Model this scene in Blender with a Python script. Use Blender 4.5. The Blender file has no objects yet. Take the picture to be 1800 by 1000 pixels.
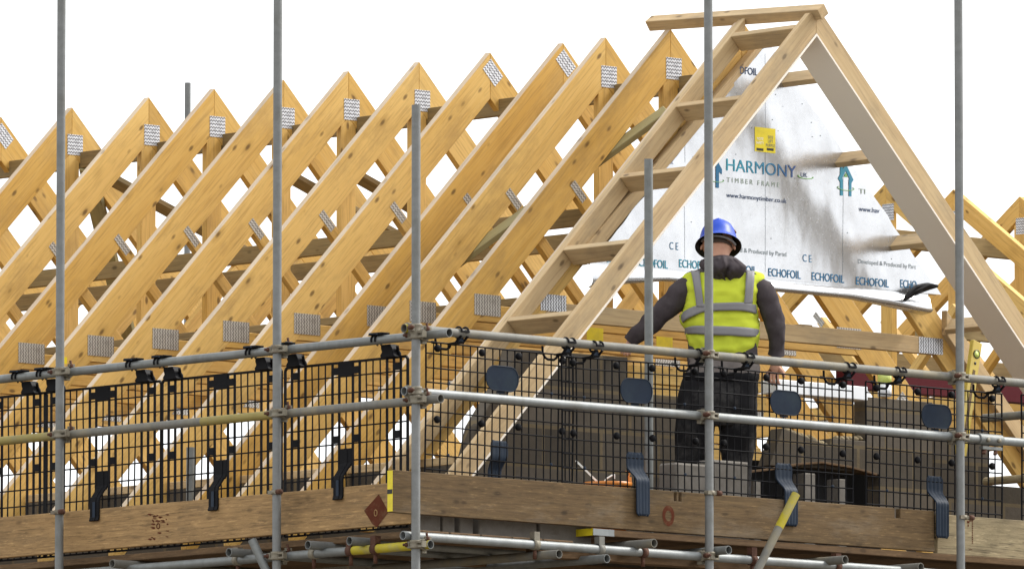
import bpy, bmesh, math, random
from mathutils import Vector as V, Matrix as M4, noise
from math import sin, cos, radians, pi, atan2, sqrt
random.seed(7)
SC = bpy.context.scene
COL = SC.collection

# ------------------------------------------------------------------ camera
FPX = 18500.0; YAW = radians(47); PIT = radians(5.75)
FW = V((cos(YAW)*cos(PIT), sin(YAW)*cos(PIT), sin(PIT)))
RT = V((sin(YAW), -cos(YAW), 0))
UP = V((-cos(YAW)*sin(PIT), -sin(YAW)*sin(PIT), cos(PIT)))
CAM = V((-38.329, -41.866, 1.749))
cd = bpy.data.cameras.new('camera'); cam = bpy.data.objects.new('camera', cd); COL.objects.link(cam)
cd.sensor_width = 36; cd.lens = FPX/1800*36; cd.clip_start = 1; cd.clip_end = 3000
cam.matrix_world = M4(((RT.x, UP.x, -FW.x, CAM.x), (RT.y, UP.y, -FW.y, CAM.y), (RT.z, UP.z, -FW.z, CAM.z), (0, 0, 0, 1)))
SC.camera = cam
# ------------------------------------------------------------------ light
SUN_EL, SUN_AZ = radians(46), atan2(-.30, .95)          # soft sun from the right of the picture
w = bpy.data.worlds.new('World'); SC.world = w; w.use_nodes = True
nt = w.node_tree; nt.nodes.clear()
sky = nt.nodes.new('ShaderNodeTexSky'); sky.sky_type = 'NISHITA'; sky.sun_disc = False
sky.sun_elevation = SUN_EL; sky.sun_rotation = pi/2 - SUN_AZ
sky.dust_density = 4.0; sky.air_density = 1.0
hs = nt.nodes.new('ShaderNodeHueSaturation'); hs.inputs['Saturation'].default_value = .10
hs.inputs['Value'].default_value = 1.0
bg = nt.nodes.new('ShaderNodeBackground'); bg.inputs['Strength'].default_value = .15
wo = nt.nodes.new('ShaderNodeOutputWorld')
nt.links.new(sky.outputs[0], hs.inputs['Color']); cl = nt.nodes.new('ShaderNodeMix'); cl.data_type = 'RGBA'; cl.inputs[0].default_value = .55      # even bright cloud over the clear sky
cl.inputs[7].default_value = (6.2, 6.35, 6.5, 1); nt.links.new(hs.outputs[0], cl.inputs[6])
nt.links.new(cl.outputs[2], bg.inputs[0]); nt.links.new(bg.outputs[0], wo.inputs[0])
sd = bpy.data.lights.new('sun', 'SUN'); sd.energy = 1.5; sd.angle = radians(10); sd.color = (1, .95, .87)
so = bpy.data.objects.new('sun', sd); COL.objects.link(so)
sdir = V((cos(SUN_EL)*cos(SUN_AZ), cos(SUN_EL)*sin(SUN_AZ), sin(SUN_EL)))
so.rotation_euler = sdir.to_track_quat('Z', 'Y').to_euler(); so.location = sdir*60
vs = SC.view_settings; vs.view_transform = 'Standard'; vs.look = 'None'; vs.gamma = 1; vs.exposure = 1.0
SC.display_settings.display_device = 'sRGB'

# ------------------------------------------------------------------ measuring: a pixel of the 1800x1000 photo on a real plane
def ray(px, py): return RT*(px-900) - UP*(py-500) + FW*FPX
def at(px, py, **k):
    (a, v), = k.items(); i = 'XYZ'.index(a); r = ray(px, py)
    return CAM + r*((v-CAM[i])/r[i])
def atp(px, py, p0, n):
    r = ray(px, py); return CAM + r*((V(p0)-CAM).dot(n)/r.dot(n))
def atd(px, py, d): return CAM + ray(px, py)*(d/FPX)
def dep(p): return (V(p)-CAM).dot(FW)

# ------------------------------------------------------------------ materials
def nm(name):
    m = bpy.data.materials.new(name); m.use_nodes = True
    t = m.node_tree; return m, t, t.nodes['Principled BSDF']
def N(t, typ, **k):
    n = t.nodes.new(typ)
    for a, b in k.items():
        if a in n.inputs: n.inputs[a].default_value = b
        else: setattr(n, a, b)
    return n
def math_(t, op, a, b=None, clamp=False):
    n = t.nodes.new('ShaderNodeMath'); n.operation = op; n.use_clamp = clamp
    for i, v in enumerate((a, b)):
        if v is None: continue
        if isinstance(v, (int, float)): n.inputs[i].default_value = v
        else: t.links.new(v, n.inputs[i])
    return n.outputs[0]
def mixc(t, f, a, b, mode='MIX'):
    n = t.nodes.new('ShaderNodeMix'); n.data_type = 'RGBA'; n.blend_type = mode
    for i, v in ((0, f), (6, a), (7, b)):
        if isinstance(v, (int, float)): n.inputs[i].default_value = v
        elif isinstance(v, tuple): n.inputs[i].default_value = (*v, 1) if len(v) == 3 else v
        else: t.links.new(v, n.inputs[i])
    return n.outputs[2]
def ramp(t, v, lo, hi):
    n = t.nodes.new('ShaderNodeMapRange'); n.inputs[1].default_value = lo; n.inputs[2].default_value = hi
    n.clamp = True; t.links.new(v, n.inputs[0]); return n.outputs[0]
def coords(t, scale, rnd=True):
    tc = N(t, 'ShaderNodeTexCoord'); v = tc.outputs['Object']
    if rnd:
        oi = N(t, 'ShaderNodeObjectInfo'); mu = math_(t, 'MULTIPLY', oi.outputs['Random'], 41.0)
        ad = N(t, 'ShaderNodeVectorMath', operation='ADD'); t.links.new(v, ad.inputs[0]); t.links.new(mu, ad.inputs[1]); v = ad.outputs[0]
    out = []
    for s in scale:
        mp = N(t, 'ShaderNodeVectorMath', operation='MULTIPLY'); t.links.new(v, mp.inputs[0]); mp.inputs[1].default_value = s
        out.append(mp.outputs[0])
    return out
def noise_(t, v, scale=1.0, detail=5, rough=.55, dist=0):
    n = N(t, 'ShaderNodeTexNoise'); t.links.new(v, n.inputs['Vector'])
    n.inputs['Scale'].default_value = scale; n.inputs['Detail'].default_value = detail
    n.inputs['Roughness'].default_value = rough; n.inputs['Distortion'].default_value = dist
    return n.outputs['Fac']
def bump(t, b, h, strength=.2, dist=.003):
    n = N(t, 'ShaderNodeBump'); n.inputs['Strength'].default_value = strength; n.inputs['Distance'].default_value = dist
    t.links.new(h, n.inputs['Height']); t.links.new(n.outputs[0], b.inputs['Normal'])

def wood(name, ca, cb, dark, dirt=(.16, .12, .08), dirtamt=.35, knot=1.0, rough=.62, rndamt=.5, cracks=0.0):
    m, t, b = nm(name)
    g, bd, kn, dt, fine = coords(t, [(1.3, 22, 22), (.5, 5, 5), (3.5, 8, 8), (2.2, 5, 5), (4, 90, 90)])
    gn = noise_(t, g, 1.6, 6, .65, .8); bn = noise_(t, bd, 1.0, 3, .5, .3); dn = noise_(t, dt, 1.0, 7, .68)
    fn = noise_(t, fine, 1.0, 3, .6)
    oi = N(t, 'ShaderNodeObjectInfo')
    f = math_(t, 'ADD', math_(t, 'MULTIPLY', ramp(t, gn, .35, .68), .55), math_(t, 'MULTIPLY', ramp(t, bn, .35, .65), .35))
    f = math_(t, 'ADD', f, math_(t, 'MULTIPLY', math_(t, 'SUBTRACT', oi.outputs['Random'], .5), rndamt), True)
    c = mixc(t, f, ca, cb)
    c = mixc(t, math_(t, 'MULTIPLY', ramp(t, fn, .48, .72), .38), c, dark)
    # knots
    vo = N(t, 'ShaderNodeTexVoronoi'); t.links.new(kn, vo.inputs['Vector']); vo.inputs['Scale'].default_value = 1.0
    sp = N(t, 'ShaderNodeSeparateColor'); t.links.new(vo.outputs['Color'], sp.inputs[0])
    on = math_(t, 'GREATER_THAN', sp.outputs[0], .45)
    halo = math_(t, 'MULTIPLY', math_(t, 'SUBTRACT', 1.0, ramp(t, vo.outputs['Distance'], .08, .30)), on)
    core = math_(t, 'MULTIPLY', math_(t, 'SUBTRACT', 1.0, ramp(t, vo.outputs['Distance'], .055, .13)), on)
    c = mixc(t, math_(t, 'MULTIPLY', halo, .45*knot), c, tuple(x*.62 for x in cb))
    c = mixc(t, math_(t, 'MULTIPLY', core, .85*knot), c, tuple(x*.55 for x in dark))
    k2, = coords(t, [(6.5, 14, 14)]); v2 = N(t, 'ShaderNodeTexVoronoi'); t.links.new(k2, v2.inputs['Vector']); v2.inputs['Scale'].default_value = 1.0
    s2 = N(t, 'ShaderNodeSeparateColor'); t.links.new(v2.outputs['Color'], s2.inputs[0])
    sm = math_(t, 'MULTIPLY', math_(t, 'SUBTRACT', 1.0, ramp(t, v2.outputs['Distance'], .10, .21)), math_(t, 'GREATER_THAN', s2.outputs[0], .52))
    c = mixc(t, math_(t, 'MULTIPLY', sm, .8*knot), c, tuple(x*.5 for x in dark))
    c = mixc(t, math_(t, 'MULTIPLY', ramp(t, dn, .50, .72), dirtamt), c, dirt)
    if cracks:
        bv, fv = coords(t, [(1.1, 3.2, 3.2), (9, 70, 70)]); bl = noise_(t, bv, 1.3, 8, .72); fl = noise_(t, fv, 1.0, 6, .75)
        c = mixc(t, math_(t, 'MULTIPLY', ramp(t, bl, .50, .66), .45), c, tuple(x*.42 for x in ca))
        c = mixc(t, math_(t, 'MULTIPLY', ramp(t, fl, .55, .66), .5), c, tuple(min(1, x*1.7) for x in ca))
        c = mixc(t, math_(t, 'MULTIPLY', math_(t, 'SUBTRACT', 1.0, ramp(t, fl, .34, .45)), .6), c, tuple(x*.4 for x in cb))
        cv, = coords(t, [(.55, 26, 26)]); cn = noise_(t, cv, 1.0, 4, .6, .4)
        cr = math_(t, 'SUBTRACT', 1.0, ramp(t, math_(t, 'ABSOLUTE', math_(t, 'SUBTRACT', cn, .5)), .0, .016))
        c = mixc(t, math_(t, 'MULTIPLY', cr, cracks), c, (.03, .022, .015))
    t.links.new(c, b.inputs['Base Color']); b.inputs['Roughness'].default_value = rough
    b.inputs['Specular IOR Level'].default_value = .25
    bump(t, b, math_(t, 'ADD', gn, math_(t, 'MULTIPLY', fn, .5)), .25, .002)
    return m
def plain(name, col, rough=.5, metal=0.0, var=.15, scale=9, spec=.4, dirt=None, damt=.4, bmp=0.0):
    m, t, b = nm(name); v, v2 = coords(t, [(scale,)*3, (scale*.35,)*3])
    n = noise_(t, v, 1, 6, .65); c = mixc(t, n, tuple(x*(1-var) for x in col), tuple(min(1, x*(1+var)) for x in col))
    if dirt:
        d = noise_(t, v2, 1.3, 8, .7); c = mixc(t, math_(t, 'MULTIPLY', ramp(t, d, .48, .68), damt), c, dirt)
    t.links.new(c, b.inputs['Base Color']); b.inputs['Roughness'].default_value = rough; b.inputs['Metallic'].default_value = metal
    b.inputs['Specular IOR Level'].default_value = spec
    if bmp: bump(t, b, n, bmp, .004)
    return m
def galv(name, col, dirt, damt=.5, metal=.35, rough=.55):
    m, t, b = nm(name); a, s, r = coords(t, [(14, 14, 3), (26, 26, 1.2), (3, 3, 3)])
    n = noise_(t, a, 1, 6, .65); st = noise_(t, s, 1, 4, .6); dr = noise_(t, r, 1.4, 7, .68)
    c = mixc(t, n, tuple(x*.72 for x in col), tuple(x*1.25 for x in col))
    c = mixc(t, math_(t, 'MULTIPLY', ramp(t, st, .45, .75), .35), c, tuple(x*.55 for x in col))
    c = mixc(t, math_(t, 'MULTIPLY', ramp(t, dr, .5, .66), damt), c, dirt)
    t.links.new(c, b.inputs['Base Color']); b.inputs['Metallic'].default_value = metal; b.inputs['Roughness'].default_value = rough
    bump(t, b, n, .15, .002); return m
def platemat(name, lo, hi, metal=.5):
    m, t, b = nm(name); v, d = coords(t, [(1, 1, 1), (30, 30, 30)], False)
    sx = N(t, 'ShaderNodeSeparateXYZ'); t.links.new(v, sx.inputs[0])
    zig = math_(t, 'PINGPONG', math_(t, 'MULTIPLY', sx.outputs[0], 95.0), 1.0)
    ph = math_(t, 'FRACT', math_(t, 'ADD', math_(t, 'MULTIPLY', sx.outputs[2], 48.0), math_(t, 'MULTIPLY', zig, .45)))
    s = ramp(t, math_(t, 'ABSOLUTE', math_(t, 'SUBTRACT', ph, .5)), .14, .26)
    nn = noise_(t, d, 1, 4, .6)
    s = math_(t, 'MULTIPLY', s, ramp(t, nn, .15, .5))
    t.links.new(mixc(t, s, lo, hi), b.inputs['Base Color']); b.inputs['Metallic'].default_value = metal; b.inputs['Roughness'].default_value = .42
    bump(t, b, s, .5, .002); return m
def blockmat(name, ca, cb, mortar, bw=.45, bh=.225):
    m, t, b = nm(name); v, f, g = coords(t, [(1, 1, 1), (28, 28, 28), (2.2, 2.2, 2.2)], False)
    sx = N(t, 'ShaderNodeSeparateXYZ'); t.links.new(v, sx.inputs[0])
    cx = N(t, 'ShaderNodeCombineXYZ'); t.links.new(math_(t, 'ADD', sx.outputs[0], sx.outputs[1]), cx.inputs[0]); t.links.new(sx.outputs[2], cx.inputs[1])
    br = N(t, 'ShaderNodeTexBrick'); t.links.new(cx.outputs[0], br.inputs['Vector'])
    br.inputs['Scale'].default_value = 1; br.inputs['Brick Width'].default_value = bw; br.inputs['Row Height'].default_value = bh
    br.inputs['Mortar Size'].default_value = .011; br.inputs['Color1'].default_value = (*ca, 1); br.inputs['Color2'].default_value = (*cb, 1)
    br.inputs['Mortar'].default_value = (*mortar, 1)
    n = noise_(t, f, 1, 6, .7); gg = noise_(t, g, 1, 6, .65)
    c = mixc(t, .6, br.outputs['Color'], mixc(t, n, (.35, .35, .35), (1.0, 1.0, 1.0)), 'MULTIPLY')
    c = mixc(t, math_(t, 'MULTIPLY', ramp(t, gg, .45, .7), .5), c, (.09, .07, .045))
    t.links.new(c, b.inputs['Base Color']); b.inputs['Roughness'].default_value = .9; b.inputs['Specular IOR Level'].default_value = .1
    bump(t, b, n, .5, .006); return m

MAT = {}
MAT['pine'] = wood('pine', (.665, .435, .14), (.565, .335, .078), (.21, .105, .028), (.32, .20, .07), .6, 1.0, .62, .95)
MAT['pine_pale'] = wood('pine_pale', (.545, .405, .225), (.445, .305, .155), (.20, .125, .065), (.20, .165, .115), .5, .9)
MAT['pine_edge'] = wood('pine_top_edge', (.60, .48, .34), (.50, .375, .25), (.20, .13, .07), (.25, .22, .17), .5, .5)  # paler tone for the upward edges of the rafters
MAT['treated'] = wood('treated_timber', (.30, .22, .10), (.19, .125, .05), (.06, .035, .015), (.10, .085, .05), .5, .8)
MAT['green'] = wood('green_treated_plank', (.36, .32, .17), (.27, .23, .105), (.12, .09, .04), (.16, .15, .10), .4, .6)
MAT['board_tan'] = wood('scaffold_board_tan', (.40, .255, .115), (.31, .19, .082), (.15, .09, .045), (.11, .08, .05), .5, .6, .8, .3, .45)
MAT['board_dark'] = wood('scaffold_board_dark', (.165, .108, .050), (.105, .066, .031), (.030, .020, .012), (.21, .17, .12), .55, .6, .85, .3, .4)
MAT['board_pale'] = wood('scaffold_board_pale', (.33, .27, .16), (.27, .21, .12), (.12, .085, .05), (.16, .12, .08), .35, .4, .8, .3, .6)
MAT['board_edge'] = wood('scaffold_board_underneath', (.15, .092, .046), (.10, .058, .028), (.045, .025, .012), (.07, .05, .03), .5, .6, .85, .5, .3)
MAT['galv'] = galv('galvanised_tube', (.19, .20, .195), (.105, .10, .08), .6)
MAT['galv_light'] = galv('clean_galvanised_tube', (.25, .265, .265), (.15, .145, .125), .4)
MAT['galv_dirty'] = galv('grubby_tube', (.175, .17, .15), (.27, .23, .14), .55, .2, .7)
MAT['galv_dark'] = galv('weathered_standard', (.20, .207, .205), (.12, .12, .10), .5, .25, .6)
MAT['bore'] = plain('tube_bore', (.02, .02, .02), .9, 0, .2)
MAT['yellow_paint'] = plain('worn_yellow_paint', (.40, .33, .02), .6, 0, .25, 14, .3, (.25, .23, .17), .75)
MAT['ochre_paint'] = plain('faded_ochre_paint', (.27, .22, .07), .65, 0, .2, 9, .3, (.19, .18, .14), .8)
MAT['coupler'] = plain('coupler_steel', (.21, .19, .145), .6, .25, .3, 40, .4, (.10, .07, .045), .6, .3)
MAT['rust'] = plain('rusty_nut', (.075, .032, .02), .8, .1, .4, 60, .3, (.14, .07, .04), .5, .4)
MAT['black'] = plain('black_plastic', (.0045, .0045, .006), .6, 0, .3, 12, .12)
MAT['navy'] = plain('navy_plastic', (.014, .024, .042), .55, 0, .25, 10, .2, (.03, .04, .055), .5)
MAT['navy_disc'] = plain('navy_plate', (.007, .016, .034), .5, 0, .3, 14, .18, (.02, .034, .045), .6)
MAT['plate'] = platemat('nail_plate_steel', (.13, .13, .14), (.62, .63, .66), .35)
MAT['plate_dull'] = platemat('dull_nail_plate_steel', (.17, .155, .14), (.46, .44, .40), .2)
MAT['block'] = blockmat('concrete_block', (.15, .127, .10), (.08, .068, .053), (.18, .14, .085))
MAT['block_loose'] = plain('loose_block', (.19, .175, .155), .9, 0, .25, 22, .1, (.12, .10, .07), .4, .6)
MAT['soffit'] = plain('soffit_board', (.84, .77, .67), .6, 0, .04, 3, .3)
MAT['white'] = plain('white_lintel', (.8, .82, .85), .5, 0, .05, 4, .4, (.5, .5, .48), .3)
MAT['red'] = plain('dark_red_paint', (.075, .004, .008), .6, 0, .15, 4, .15)
MAT['redmark'] = plain('red_stencil_paint', (.10, .032, .018), .9, 0, .35, 22, .05, (.15, .09, .05), .9)
MAT['tape'] = plain('yellow_tape', (.72, .58, .015), .45, 0, .12, 20, .4, (.25, .2, .05), .3)
MAT['tape_black'] = plain('black_tape', (.012, .011, .010), .5, 0, .2)
MAT['orange'] = plain('orange_tub', (.75, .25, .03), .4, 0, .1, 8, .5, (.3, .15, .06), .3)
MAT['dull_black'] = plain('dark_backing', (.008, .008, .009), .6, 0, .3, 5, .3)
MAT['lvl_yellow'] = plain('spirit_level_yellow', (.46, .33, .035), .4, 0, .15, 9, .5, (.2, .16, .07), .55)
MAT['glass'] = plain('vial', (.55, .62, .15), .15, 0, .1, 4, .6)
MAT['osb'] = plain('clear_strip', (.75, .75, .70), .25, 0, .1, 10, .6)
MAT['ground'] = plain('site_ground', (.16, .135, .105), .95, 0, .35, .6, .1, (.10, .088, .07), .5)
MAT['teal'] = plain('teal_print', (.03, .30, .42), .45, 0, .08)
MAT['blue'] = plain('blue_print', (.02, .15, .30), .45, 0, .08)
MAT['ink'] = plain('navy_print', (.02, .05, .13), .45, 0, .08)
MAT['grey_ink'] = plain('grey_print', (.22, .26, .28), .5, 0, .08)
MAT['sage'] = plain('sage_print', (.30, .36, .30), .5, 0, .08)
MAT['green_ink'] = plain('green_print', (.18, .42, .12), .5, 0, .08)
def harmony():
    m, t, b = nm('blue_gradient_print'); tc = N(t, 'ShaderNodeTexCoord'); sx = N(t, 'ShaderNodeSeparateXYZ'); t.links.new(tc.outputs['Object'], sx.inputs[0])
    t.links.new(mixc(t, ramp(t, sx.outputs[0], 0, .55), (.02, .33, .44), (.03, .07, .22)), b.inputs['Base Color']); b.inputs['Roughness'].default_value = .45
    return m
MAT['harmony'] = harmony()
def foil():
    m, t, b = nm('silver_foil'); a, c2, f = coords(t, [(2.2, 2.2, 1.1), (7, 7, 4), (45, 45, 45)], False)
    n1 = noise_(t, a, 1, 3, .5); n2 = noise_(t, c2, 1, 4, .6); n3 = noise_(t, f, 1, 3, .6)
    b.inputs['Base Color'].default_value = (.55, .56, .58, 1); b.inputs['Metallic'].default_value = .86
    t.links.new(math_(t, 'ADD', .17, math_(t, 'MULTIPLY', n3, .16)), b.inputs['Roughness'])
    h = math_(t, 'ADD', math_(t, 'ADD', n1, math_(t, 'MULTIPLY', n2, .06)), math_(t, 'MULTIPLY', n3, .001))
    bump(t, b, h, .6, .035); return m
MAT['foil'] = foil()

# ------------------------------------------------------------------ mesh building
W = {}
class MB:
    def __init__(s): s.v = []; s.f = []; s.sm = []
    def add(s, vs, fs, smooth=False):
        o = len(s.v); s.v += [V(x) for x in vs]; s.f += [tuple(i+o for i in f) for f in fs]; s.sm += [smooth]*len(fs); return s
    def box(s, c, sz, R=None):
        hx, hy, hz = (x/2 for x in sz); c = V(c); vs = []
        for x in (-hx, hx):
            for y in (-hy, hy):
                for z in (-hz, hz):
                    p = V((x, y, z)); vs.append(c + (R @ p if R else p))
        return s.add(vs, [(0, 1, 3, 2), (4, 6, 7, 5), (0, 4, 5, 1), (2, 3, 7, 6), (0, 2, 6, 4), (1, 5, 7, 3)])
    def span(s, a, b): a, b = V(a), V(b); return s.box((a+b)/2, [abs(x) for x in (b-a)])
    def bar(s, p0, p1, w, h, up=(0, 0, 1)):
        p0, p1 = V(p0), V(p1); x = (p1-p0).normalized(); z = V(up); y = z.cross(x)
        if y.length < 1e-4: y = V((0, 1, 0)).cross(x)
        y.normalize(); z = x.cross(y); R = M4((x, y, z)).transposed().to_3x3()
        return s.box((p0+p1)/2, ((p1-p0).length, w, h), R)
    def tube(s, pts, r, n=12, cap=True, hollow=0.0, closed=False):
        pts = [V(p) for p in pts]; m = len(pts); rs = r if isinstance(r, (list, tuple)) else [r]*m
        rings = []; prev = None
        for i in range(m):
            if closed: d = pts[(i+1) % m]-pts[i-1]
            else: d = pts[min(i+1, m-1)]-pts[max(i-1, 0)]
            d.normalize()
            if prev is None: a = d.orthogonal().normalized()
            else:
                a = prev - d*prev.dot(d); a.normalize()
            prev = a; b = d.cross(a)
            rings.append([pts[i] + (a*cos(2*pi*k/n) + b*sin(2*pi*k/n))*rs[i] for k in range(n)])
        vs = [p for R in rings for p in R]; fs = []
        for i in range(m if closed else m-1):
            j = (i+1) % m
            for k in range(n): fs.append((i*n+k, i*n+(k+1) % n, j*n+(k+1) % n, j*n+k))
        s.add(vs, fs, True)
        if cap and not closed:
            for e, i in ((0, 0), (1, m-1)):
                if hollow:
                    d = (pts[0]-pts[1] if e == 0 else pts[-1]-pts[-2]).normalized(); R0 = rings[i]; c = pts[i]
                    R1 = [c+(p-c)*hollow for p in R0]; R2 = [p - d*.09 for p in R1]
                    fs = [(k, (k+1) % n, n+(k+1) % n, n+k) for k in range(n)]
                    fs2 = [(n+k, n+(k+1) % n, 2*n+(k+1) % n, 2*n+k) for k in range(n)]
                    if e == 0: fs = [f[::-1] for f in fs]; fs2 = [f[::-1] for f in fs2]
                    s.add(R0+R1+R2, fs+fs2+[tuple(range(2*n, 3*n)) if e else tuple(range(3*n-1, 2*n-1, -1))])
                else: s.add(rings[i], [tuple(range(n)) if e else tuple(range(n-1, -1, -1))])
        return s
    def prism(s, poly, org, U, Vv, t):
        org, U, Vv = V(org), V(U), V(Vv); nn = U.cross(Vv).normalized(); n = len(poly)
        a = [org+U*p[0]+Vv*p[1] for p in poly]; b = [p+nn*t for p in a]
        ar = sum(poly[i][0]*poly[(i+1) % n][1]-poly[(i+1) % n][0]*poly[i][1] for i in range(n))
        f = [tuple(range(n-1, -1, -1)), tuple(range(n, 2*n))]+[(i, (i+1) % n, n+(i+1) % n, n+i) for i in range(n)]
        if (ar < 0) != (t < 0): f = [x[::-1] for x in f]
        return s.add(a+b, f)
    def lathe(s, prof, c, ax=(0, 0, 1), n=24, sx=1.0, sy=1.0):
        c = V(c); ax = V(ax).normalized(); a = ax.orthogonal().normalized(); b = ax.cross(a); vs = []
        for r, h in prof: vs += [c+ax*h+a*(r*cos(2*pi*k/n)*sx)+b*(r*sin(2*pi*k/n)*sy) for k in range(n)]
        return s.add(vs, [(i*n+k, i*n+(k+1) % n, (i+1)*n+(k+1) % n, (i+1)*n+k) for i in range(len(prof)-1) for k in range(n)], True)
    def build(s, name, mat, parent=None, mw=None, bev=0.0, sub=0):
        mw = mw or (W[parent] if parent else M4.Identity(4)); inv = mw.inverted()
        me = bpy.data.meshes.new(name); me.from_pydata([inv @ v for v in s.v], [], s.f); me.validate()
        me.polygons.foreach_set('use_smooth', s.sm[:len(me.polygons)] + [False]*(len(me.polygons)-len(s.sm)))
        me.materials.append(MAT[mat] if isinstance(mat, str) else mat)
        o = bpy.data.objects.new(name, me); COL.objects.link(o); W[o] = mw.copy()
        if parent: o.parent = parent; o.matrix_basis = W[parent].inverted() @ mw
        else: o.matrix_basis = mw
        if bev:
            b = o.modifiers.new('edge', 'BEVEL'); b.width = bev; b.segments = 1; b.limit_method = 'ANGLE'
        if sub:
            b = o.modifiers.new('smooth', 'SUBSURF'); b.levels = sub; b.render_levels = sub
        return o
def tag(o, label=None, cat=None, group=None, kind=None):
    for k, v in (('label', label), ('category', cat), ('group', group), ('kind', kind)):
        if v: o[k] = v
    return o
def empty(name, loc, label=None, cat=None, group=None):
    o = bpy.data.objects.new(name, None); COL.objects.link(o); o.empty_display_size = .1
    W[o] = M4.Translation(V(loc)); o.matrix_basis = W[o].copy(); return tag(o, label, cat, group)
def frame(org, x, z):
    x = V(x).normalized(); z = V(z); y = z.cross(x).normalized(); z = x.cross(y)
    m = M4((x, y, z)).transposed().to_4x4(); m.translation = V(org); return m
def plank(name, poly, org, U, Vv, t, ax, mat, parent=None, bev=.003):
    """flat timber: polygon poly in the plane (U,V) at org, thickness t along UxV, grain along ax (2D)"""
    U, Vv = V(U), V(Vv); o = V(org)+U*poly[0][0]+Vv*poly[0][1]; x = U*ax[0]+Vv*ax[1]; nn = U.cross(Vv)
    return MB().prism(poly, org, U, Vv, t).build(name, mat, parent, frame(o, x, x.cross(nn)), bev)
def timber(name, p0, p1, w, h, mat, parent=None, up=(0, 0, 1), bev=.003):
    p0, p1 = V(p0), V(p1); x = (p1-p0).normalized(); u = V(up)
    if abs(x.dot(u)) > .98: u = V((0, 1, 0))
    return MB().bar(p0, p1, w, h, u).build(name, mat, parent, frame(p0, x, u - x*u.dot(x)), bev)
def copy_tree(o, parent=None):
    c = o.copy(); COL.objects.link(c)
    if parent: c.parent = parent
    for ch in list(o.children): copy_tree(ch, c)
    return c
def foil_y(x, z):
    p = (x-XR, z-ZR); return YP + .008*noise.noise(V((p[0]*2.1, p[1]*1.4, .7))) + .003*noise.noise(V((p[0]*6, p[1]*4, 4))) - .004
YP = 1.495
def text(body, size_w, loc, mat, parent, h=None, off=0.0, bold=0.0, spacing=1.0, name='lettering', X=(1, 0, 0), Y=(0, 0, 1), size=None, conform=False):
    """flat lettering, left-bottom at loc, scaled to width size_w (and height h)"""
    cu = bpy.data.curves.new('t', 'FONT'); cu.body = body; cu.offset = bold; cu.space_character = spacing
    ob = bpy.data.objects.new('t', cu); COL.objects.link(ob)
    dg = bpy.context.evaluated_depsgraph_get(); dg.update()
    me = bpy.data.meshes.new_from_object(ob.evaluated_get(dg)); bpy.data.objects.remove(ob)
    xs = [v.co.x for v in me.vertices]; ys = [v.co.y for v in me.vertices]
    sx = size_w/(max(xs)-min(xs)); sy = (h/(max(ys)-min(ys))) if h else sx
    x0, y0 = min(xs), min(ys)
    for v in me.vertices: v.co = V(((v.co.x-x0)*sx, (v.co.y-y0)*sy, 0))
    me.name = name; me.materials.clear(); me.materials.append(MAT[mat])
    o = bpy.data.objects.new(name, me); COL.objects.link(o)
    X, Y = V(X).normalized(), V(Y).normalized(); Z = X.cross(Y)
    m = M4((X, Y, Z)).transposed().to_4x4(); m.translation = V(loc)+Z*off; W[o] = m
    if parent: o.parent = parent; o.matrix_basis = W[parent].inverted() @ m
    else: o.matrix_basis = m
    if conform:
        for v in me.vertices: v.co.z = (m.translation.y - foil_y(m.translation.x+v.co.x, m.translation.z+v.co.y)) + .0030
    return o

# ================================================================== SETTING
tag(MB().add([(-900, -900, 0), (900, -900, 0), (900, 900, 0), (-900, 900, 0)], [(0, 1, 2, 3)]).build('ground', 'ground'), kind='structure')

XR, ZR = 3.994, 9.40          # ridge of the new roof
AX, AZ = V((1, 0, 0)), V((0, 0, 1))
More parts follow.
